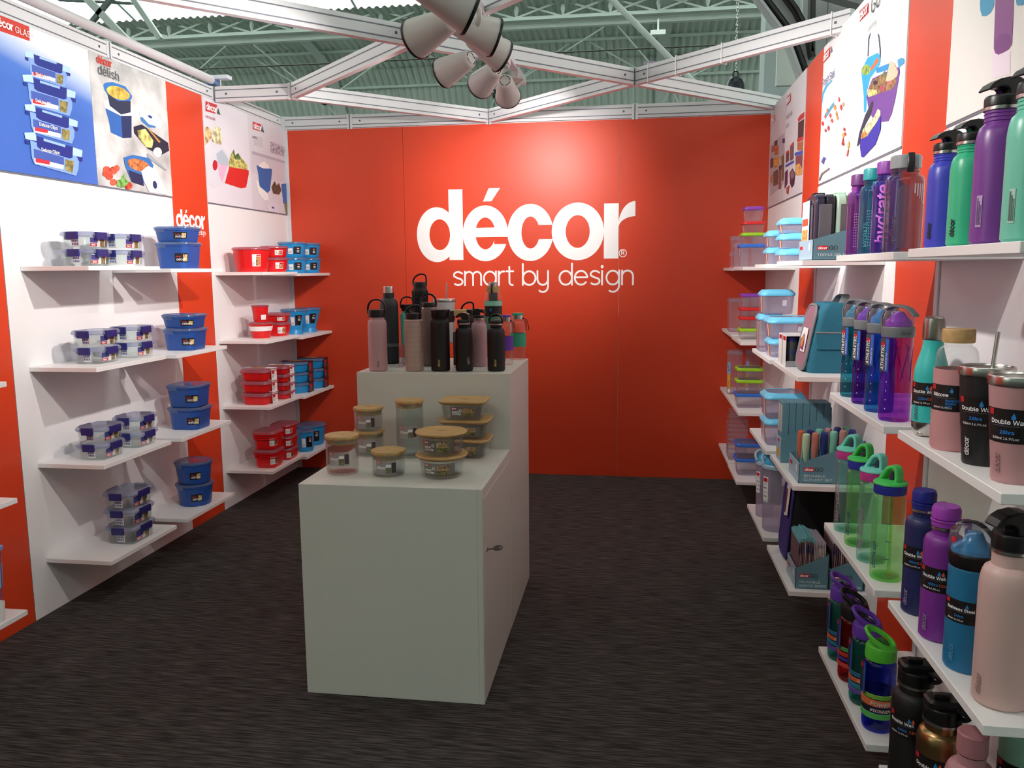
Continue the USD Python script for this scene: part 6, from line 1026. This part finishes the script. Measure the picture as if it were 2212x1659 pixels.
for k, (tint, haze, nm) in enumerate((('#74c6d4', '#1590a8', 'teal'), ('#a878dc', '#7a34c0', 'violet'), ('#74bce4', '#1c88c8', 'sky blue'), ('#d084e4', '#a02cc8', 'magenta'))): athletic(f'see-through {nm} sports bottle with a grey lid and ATHLETIC tag', YT[k], tint, haze, k)
z = .6905
def straw_bottle(label, y, tint, haze, band, lid, pr, word):
    t = thing('straw_bottle', label, 'bottle', (3.158, y, z)); m = clear('tritan_'+tint[1:], tint, .09, haze); R = .0385; p = [(0, 0), (R*.95, 0), (R, .006), (R, .10), (R*.985, .104), (R, .108), (R, .206)]+ease(R, .206, R*.86, .216, 5)[1:]+[(R*.86, .222)]; S = Round([(R, 0), (R, .3)]); lathe_part(t, 'body', p, m); part(t, 'base_disc', lathe([(0, .004), (R*.7, .004), (R*.85, .009), (R*.6, .012), (0, .010)]), m)
    lathe_part(t, 'band', [(0, .222), (R*.98, .222), (R*1.0, .224), (R*1.0, .244), (R*.97, .246), (0, .246)], C(band, .45)); part(t, 'band_stud', cat([mv(trimesh.creation.icosphere(0, .0011), (R*math.cos(a), R*math.sin(a), .228+.005*j)) for j in range(3) for a in np.radians(np.arange(190, 330, 7))]), C(band, .45))
    lathe_part(t, 'lid', [(0, .246), (R*1.03, .246), (R*1.04, .249), (R*1.0, .252), (R*.5, .256), (0, .256)], C(lid, .4)); u = np.array([.6, -.8, 0]); s = np.array([.8, .6, 0]); part(t, 'spout_loop', strap(spline([u*(-.024)+[0, 0, .253], u*(-.012)+[0, 0, .272], u*.004+[0, 0, .289], u*.016+[0, 0, .289], u*.022+[0, 0, .275], u*.022+[0, 0, .253]], 18), s, .027, .0095), C(lid, .4)); part(t, 'mouthpiece', tube([(.0, 0, .25), (.006, -.006, .276)], .006, 10), mat('spout_dark', '#3a3450', .3)); part(t, 'straw', tube([(.008, .004, .02), (.006, .0, .24)], .0042, 8), m)
    vtext(t, S, text(word, .013, False, .25), 214, .03, .02, C(pr))
    for i in range(3): part(t, 'volume_mark', patch(S, 246, 262, .06+i*.045, .0615+i*.045, .001), C(pr), None, False)
for k, (a, hz, b, l, pr, w, nm) in enumerate((('#def6f0', '#b0ead8', '#c2388a', '#6fd0bc', '#b87aa0', 'stay hydrated', 'pale mint bottle with a pink band and mint lid, farthest of its row'), ('#dcf8d4', '#98e89c', '#26309a', '#48c860', '#2c4a8c', 'drink up', 'green bottle with a navy band and green lid, second of its row'), ('#def6f0', '#b0ead8', '#c2388a', '#7adccc', '#b07aa8', 'stay hydrated', 'pale mint bottle with a pink band and mint lid, third of its row'), ('#defad4', '#9ceca0', '#1c2a90', '#50d468', '#22387c', 'drink up', 'green bottle with a navy band and green lid, nearest of its row'))): straw_bottle(nm, YT[k], a, hz, b, l, pr, w)
z = .2845
def kids(label, y, tint, haze, capc, bands):
    t = thing('kids_bottle', label, 'bottle', (3.158, y, z)); m = clear('tritan_'+tint[1:], tint, .12, haze); R = .0395; p = [(0, 0), (R*.9, 0), (R*.98, .006), (R, .02), (R*.985, .05), (R, .08), (R, .172)]+ease(R, .172, R*.86, .186, 5)[1:]+[(R*.9, .188), (R*.9, .192)]; S = Round(p); lathe_part(t, 'body', p, m); part(t, 'inner_wall', lathe([(0, .008), (R*.82, .008), (R*.86, .16), (R*.8, .18)], 24), clear('inner_shell', '#f2f4f4', .06))
    cm = C(capc, .4); lathe_part(t, 'cap', [(0, .190), (R*.95, .190), (R*.97, .194), (R*.95, .220), (R*.86, .226), (R*.5, .228), (0, .227)], cm); u = np.array([.75, -.66, 0]); s = np.array([.66, .75, 0]); part(t, 'carry_ring', strap(spline([u*.030-s*.012+[0, 0, .225], u*.006-s*.027+[0, 0, .236], u*(-.024)-s*.022+[0, 0, .250], u*(-.034)-s*.012+[0, 0, .255], u*(-.034)+s*.012+[0, 0, .255], u*(-.024)+s*.022+[0, 0, .250], u*.006+s*.027+[0, 0, .236], u*.030+s*.012+[0, 0, .225], u*.034+[0, 0, .224]], 30, True), (-.3, .25, .92), .019, .008, True), cm); part(t, 'spout', strap(spline([u*.018+[0, 0, .226], u*.006+[0, 0, .236], u*(-.014)+[0, 0, .234]], 8), s, .014, .008), C('#2c2050', .25) if capc != '#5cc83c' else C('#2c6a2c', .25))
    for z0, z1, c, wd in bands:
        part(t, 'rubber_band', lathe([(R+.0002, z0), (R+.002, z0+.001), (R+.002, z1-.001), (R+.0002, z1)]), C(c, .55))
        if wd: part(t, 'band_lettering', wrap(text(wd, (z1-z0)*.55, True, .2), Round([(R+.002, 0), (R+.002, .3)]), 226, z0+(z1-z0)*.22, .0006), C('#f0d8cc'), None, False)
    c = np.array([math.cos(math.radians(190)), math.sin(math.radians(190)), 0]); w_ = np.array([-c[1], c[0], 0]); pl = plane(c*(R+.004)-w_*.012+np.array([0, 0, .100]), w_, (0, 0, 1)); part(t, 'swing_tag', poly3(Polygon(rr(.026, .085, .004)+np.array([.013, .042])), lambda a, b, q: pl(a, b, q), .0012), C('#30343e'), None, False); part(t, 'tag_stripe', poly3(sbox(.017, .002, .025, .082), lambda a, b, q: pl(a, b, .0013+q), .0003), C('#2a5ac8'), None, False); part(t, 'brand_tag', poly3(sbox(.003, .066, .014, .077), lambda a, b, q: pl(a, b, .0016+q), .0003), TAG, None, False)
B1 = [(.034, .046, '#6a4aa8', None), (.050, .062, '#2a7fa0', None), (.066, .078, '#d8603c', 'GO TEAM'), (.082, .094, '#2a6a9a', None)]
kids('teal kids bottle with a purple cap and bands, farthest of the lowest row', YT[0], '#84d0c8', '#2aa098', '#6a3cb0', B1); kids('red kids bottle with a black cap and coloured bands', YT[1], '#e06a68', '#b81c20', '#16161a', [(.044, .056, '#d8483a', None), (.062, .072, '#3a3aa8', None), (.076, .088, '#c83030', None), (.092, .104, '#4aa05c', None)]); kids('teal kids bottle with a purple cap and bands, third of the lowest row', YT[2], '#88d2ca', '#30a49c', '#6a3cb0', B1); kids('deep blue kids bottle with a green cap lettered POWER', YT[3], '#6a80f0', '#1c2cc8', '#5cc83c', [(.038, .054, '#5cb85a', None), (.056, .070, '#141826', '#WINNING'), (.072, .090, '#d8703c', 'POWER'), (.092, .104, '#7ab83c', None)])
# steel bottles
z = 1.5125
for k, (c, nm, R, H) in enumerate((('#4046c0', 'indigo', .0345, .238), ('#34b888', 'emerald green', .0355, .238), ('#74388f', 'tall purple', .0405, .286), ('#68bfa8', 'tall mint', .0405, .282))):
    t = thing('steel_bottle', f'{nm} steel bottle with a black hooked spout cap on the top right shelf', 'bottle', (3.156, YS[k], z)); p = solid(R, H*.56, R*.70, H*.815, 3); S = Round(p); lathe_part(t, 'body', p, mat('satin_'+c[1:], c, .34)); cap(t, R*.76, H*.832, H*.065, BLACK); hook(t, R*.70, H*.885, H*.115, BLACK, 190); part(t, 'spout', tube([(0, 0, H*.89), (-R*.25, 0, H*.93)], R*.14, 8), mat('spout_'+c[1:], c, .3))
    if k < 2: vtext(t, S, decor_text(.034), 214, .018, .02, C('#1c2c2c'))
    else: part(t, 'label', patch(S, 200, 216, .030, .085, .0008), C('#b89ac4') if k == 2 else C('#a4c8b8'), None, False); part(t, 'label_print', cat([patch(S, 202+4.5*i, 205+4.5*i, .034, .081-.006*i, .0016, na=1) for i in range(3)]), C('#7c5a90') if k == 2 else C('#5a7a6c'), None, False)
z = 1.1105
def wrap_label(t, S, R, z0, z1, words, hot=True, a=216, hours=('12', '12')):  # black paper band with drops, words and hours
    zz = np.linspace(z0, z1, 3); part(t, 'label_band', lathe([(float(S(0, q))+.0006, q) for q in zz]+[(float(S(0, z1)), z1)]), INK, 'black printed paper band'); h = z1-z0
    def drop(ang, zc, s, c): P = unary_union([Point(0, 0).buffer(.5), Polygon([(-.46, .2), (.46, .2), (0, 1.15)])]); P = aff.scale(P, s, s, origin=(0, 0)); v, f = trimesh.creation.extrude_polygon(P, 1.0, engine='earcut'), 0; part(t, 'drop_print', wrap((np.asarray(v.vertices), np.asarray(v.faces)), S, ang, zc, .0012), C(c), None, False)
    part(t, 'brand_tag', patch(S, a-34, a-20, z0+h*.80, z1-h*.02, .0012), TAG, None, False)
    drop(a+26, z0+h*.76, h*.12, '#2c86d0'); (drop(a+26+math.degrees(h*.14/R), z0+h*.76, h*.12, '#e0603c') if hot else None)
    part(t, 'label_lettering', wrap(text(words, h*.125, True), S, a-28, z0+h*.56, .0012), LW, None, False); part(t, 'label_rule', patch(S, a-20, a+40, z0+h*.50, z0+h*.508, .0012), GRY, None, False)
    part(t, 'label_lettering', wrap(text(hours[0]+'hrs' if hours[0].isdigit() else 'BAMBOO', h*(.10 if hours[0].isdigit() else .075), True), S, a-4 if hours[0].isdigit() else a+12, z0+h*(.27 if hours[0].isdigit() else .37), .0012), C('#2c86e0'), None, False); ([part(t, 'label_lettering', wrap(text(q, h*.075, True), S, a+12, z0+h*(.26-.11*j), .0012), C('#2c86e0'), None, False) for j, q in enumerate(('SCREW', 'CAP'))] if not hours[0].isdigit() else None); (part(t, 'label_lettering', wrap(text(hours[1]+'hrs', h*.10, True), S, a+26, z0+h*.27, .0012), C('#e0603c'), None, False) if hot else None); part(t, 'label_lettering', wrap(text('500ml 16.9fl.oz', h*.07), S, a-24, z0+h*.10, .0012), LW, None, False)
t = thing('steel_bottle', 'turquoise cola-shaped bottle with steel cap and steel base', 'bottle', (3.152, YS[0], z)); R = .0345; lathe_part(t, 'base', [(0, .004), (R*.5, .0), (R*.72, .002), (R*.98, .020), (R, .032), (0, .032)], STEEL); p = [(R, .0322), (R, .130)]+[(R*.58+(R*.42)*(.5+.5*math.cos(math.pi*q)), .130+.078*q) for q in np.linspace(.08, 1, 10)]+[(0, .208)]; S = Round(p); lathe_part(t, 'body', p, mat('satin_turquoise', '#38c4c0', .34)); lathe_part(t, 'cap', [(0, .209), (R*.62, .209), (R*.64, .212), (R*.64, .244), (R*.58, .254), (R*.4, .258), (0, .259)], mat('cap_steel', '#a8a49c', .28, 1.0)); wrap_label(t, S, R, .068, .118, 'Double Wall'); vtext(t, S, decor_text(.034), 212, .036, .02, C('#5a8a8c'))
for a in range(0, 360, 72): part(t, 'base_foot', mv(aff_s(trimesh.creation.icosphere(1, 1.0), (.008, .008, .007)), (R*.66*math.cos(math.radians(a)), R*.66*math.sin(math.radians(a)), .007)), STEEL)
t = thing('glass_bottle', 'clear glass bottle with a bamboo cap in a pink silicone sleeve', 'bottle', (3.155, YS[1], z)); R = .0385; S = Round([(R+.0025, 0), (R+.0025, .3)]); lathe_part(t, 'body', [(0, .003), (R*.95, .003), (R, .008), (R, .178)]+ease(R, .178, R*.66, .208, 6)[1:]+[(R*.66, .214)], GLASS); lathe_part(t, 'sleeve', [(0, 0), (R*.98, 0), (R+.0025, .006), (R+.0025, .162), (R+.0002, .162), (R+.0002, .009), (0, .001)], mat('silicone_pink', '#c88e90', .5), 'pink silicone sleeve'); lathe_part(t, 'cap', [(0, .214), (R*.76, .214), (R*.78, .217), (R*.78, .238), (R*.74, .241), (0, .241)], BAMBOO); wrap_label(t, S, R, .080, .132, 'Silicone', False, hours=('BAMBOO ', ''))
def tumbler(label, y, c, c2):
    t = thing('straw_tumbler', label, 'tumbler', (3.160, y, z)); R = .0445; p = [(0, 0), (R*.70, 0), (R*.73, .005), (R*.76, .03), (R*.765, .031), (R, .165), (0, .165)]; S = Round(p); lathe_part(t, 'body', p, powder(c)); lathe_part(t, 'lid', [(0, .1655), (R*1.03, .1655), (R*1.06, .168), (R*1.06, .179), (R*1.03, .182), (R*.96, .182), (R*.93, .179), (0, .179)], STEEL); part(t, 'straw', tube([(.0, .0, .06), (.008, -.004, .180), (.012, -.006, .245)], .0038, 10), STEEL, 'steel straw'); wrap_label(t, S, R*.9, .070, .128, 'Double Wall', False, hours=('28', '')); vtext(t, S, decor_text(.034), 214, .018, .02, C('#c8c4c4') if c == '#1c1c1f' else C('#a07a7c')); return t
tumbler('black straw tumbler with a steel lid on the second right shelf', YS[2], '#1c1c1f', 0); tumbler('pink straw tumbler with a steel lid on the second right shelf', YS[3], '#b98a8c', 0)
z = .7095
def strap_bottle(label, y, R, H, c, c2, words):
    t = thing('steel_bottle', label, 'bottle', (3.154, y, z)); p = solid(R, H*.70, R*.62, H*.83, 0); S = Round(p); lathe_part(t, 'body', p, powder(c)); cap(t, R*.68, H*.852, H*.05, powder(c2), 'cap_base'); lathe_part(t, 'cap', [(0, H*.905), (R*.66, H*.905), (R*.70, H*.912), (R*.70, H*.975), (R*.62, H), (0, H)], powder(c2)); part(t, 'cap_band', tube([(R*.70*math.cos(a), R*.70*math.sin(a), H*.895) for a in np.linspace(0, 6.28, 25)], .002, 6), powder(c2)); u = np.array([.57, -.82, 0]); s = np.array([.82, .57, 0]); part(t, 'hinge', strap([u*R*.66+[0, 0, H*.86], u*R*.74+[0, 0, H*.90]], s, .014, .006), powder(c2)); part(t, 'strap', strap(spline([u*R*.68+s*.01+[0, 0, H*.895], u*R*.9+s*.03+[0, 0, H*.88], u*R*.75+s*.02+[0, 0, H*.80]], 10), (0, 0, 1), np.linspace(.012, .022, 10), .003), mat('strap_'+c2[1:], c2, .45)); wrap_label(t, S, R, H*.38, H*.56, words, hours=('40', '12')); vtext(t, S, decor_text(.036), 214, .02, .02, C('#8a7a9c')); return t
strap_bottle('navy steel bottle with a blue strapped cap, farthest of its row', YS[0], .0355, .279, '#22285c', '#1c2488', 'Double Wall'); strap_bottle('purple steel bottle with a purple strapped cap and black label', YS[1], .0390, .281, '#7c2c92', '#a03cb4', 'Double Wall')
t = thing('steel_bottle', 'blue steel bottle with a clear domed lid and black collar', 'bottle', (3.160, YS[2], z)); R = .0415; p = [(0, 0), (R*.93, 0), (R, .006), (R, .198), (R*.96, .202), (0, .202)]; S = Round(p); lathe_part(t, 'body', p, powder('#1c6f9c')); lathe_part(t, 'collar', [(0, .2025), (R*.98, .2025), (R*1.02, .208), (R*1.05, .226), (R*1.0, .230), (0, .230)], BLACK); part(t, 'dome', lathe([(R*1.02, .230), (R*1.06, .246), (R*1.0, .268), (R*.8, .280), (0, .283)]), clear('dome_smoke', '#dfe4ea', .06)); lathe_part(t, 'spout_base', [(R*.96, .2305), (R*.92, .238), (R*.5, .250), (R*.3, .268), (0, .269)], C('#2f8fc4', .2)); u = np.array([.57, -.82, 0]); part(t, 'dome_rail', strap(spline([u*(-R*1.06)+[0, 0, .262], u*(-R*.3)+[0, 0, .2855], u*(R*.5)+[0, 0, .279], u*(R*1.14)+[0, 0, .250]], 14), np.cross(u, [0, 0, 1]), .012, .004), BLACK); part(t, 'brand_tag', patch(Round([(R*1.06, .24), (R*1.03, .27)]), 190, 204, .250, .262, .001), TAG, None, False); part(t, 'latch', mv(bx(-.012, .012, -.006, .006, 0, .022), u*R*1.08+[0, 0, .232]), BLACK); wrap_label(t, S, R, .098, .142, 'Stainless Steel', False, hours=('24', '')); vtext(t, S, decor_text(.034), 216, .02, .02, C('#4a90b4'))
t = thing('steel_bottle', 'large pale pink steel bottle with a black hook cap, nearest of its row', 'bottle', (3.168, YS[3], z)); p = solid(.0455, .205, .029, .274, 0); S = Round(p); lathe_part(t, 'body', p, powder('#cbaaa4')); cap(t, .0315, .282, .028, BLACK); hook(t, .030, .306, .042, BLACK, 188); vtext(t, S, decor_text(.036), 206, .02, .02, C('#a88a86')); part(t, 'spout_bar', mv(bx(-.016, .008, -.010, .010, .3105, .320), (0, 0, 0)), BLACK)
z = .2985
def wide(label, x, y, R, hb, hn, m, lid=True):
    t = thing('steel_flask', label, 'bottle', (x, y, z)); p = solid(R, hb, R*.72, hn, 0); S = Round(p); lathe_part(t, 'body', p, m); cap(t, R*.80, hn+.007, .030, BLACK); part(t, 'flip_lid', mv(rrloft([(R*1.5, R*1.1, .012, 0), (R*1.5, R*1.1, .012, .012), (R*1.3, R*.9, .012, .017)]), (0, 0, hn+.0375)), BLACK); part(t, 'flip_spout', mv(bx(-.016, .016, -.007, .007, 0, .010), (-.006, -.004, hn+.0548)), BLACK); u = np.array([.7, -.7, 0]); part(t, 'carry_lug', strap(spline([u*R*.7+[0, 0, hn+.018], u*R*1.2+[0, 0, hn+.030], u*R*.7+[0, 0, hn+.042]], 10), np.cross(u, [0, 0, 1]), .02, .006), BLACK); return t, S
t, S = wide('big black flask with a black flip lid on the lowest right shelf', 3.163, 1.885, .0475, .185, .232, BLACKM); wrap_label(t, S, .0475, .12, .175, 'Double Wall', hours=('24', '12'))
t, S = wide('gold steel flask with a black flip lid on the lowest right shelf', 3.180, 1.765, .0475, .165, .212, mat('gold_steel', '#a8875c', .3, 1.0)); wrap_label(t, S, .0475, .085, .145, 'Double Wall', hours=('24', '12'))
t = thing('steel_flask', 'stubby pink flask with a pink screw cap on the lowest right shelf', 'bottle', (3.196, 1.648, z)); p = solid(.0475, .150, .026, .212, 0); lathe_part(t, 'body', p, powder('#c08a92')); lathe_part(t, 'cap', [(0, .2135), (.0275, .2135), (.0285, .216), (.0285, .255), (.026, .258), (0, .258)], powder('#b97c84')); lathe_part(t, 'cap_ring', [(0, .212), (.027, .212), (.027, .2134), (0, .2134)], BLACK)
t = thing('steel_flask', 'flask of which only the blue screw cap rises into the photo', 'bottle', (3.188, 1.535, z)); p = solid(.042, .145, .024, .19, 0); lathe_part(t, 'body', p, powder('#20527c')); lathe_part(t, 'cap', [(0, .191), (.0255, .191), (.0265, .194), (.0265, .226), (.025, .229), (0, .229)], powder('#2a5c8a'))
t = thing('steel_flask', 'mint green flask with a black label at the bottom right corner', 'bottle', (3.315, 1.70, z)); p = [(0, 0), (.042, 0), (.045, .006), (.045, .235), (.040, .24), (0, .24)]; S = Round(p); lathe_part(t, 'body', p, powder('#7fb49c')); wrap_label(t, S, .045, .12, .18, 'Double Wall', hours=('24', '12')); cap(t, .038, .246, .024, BLACK)
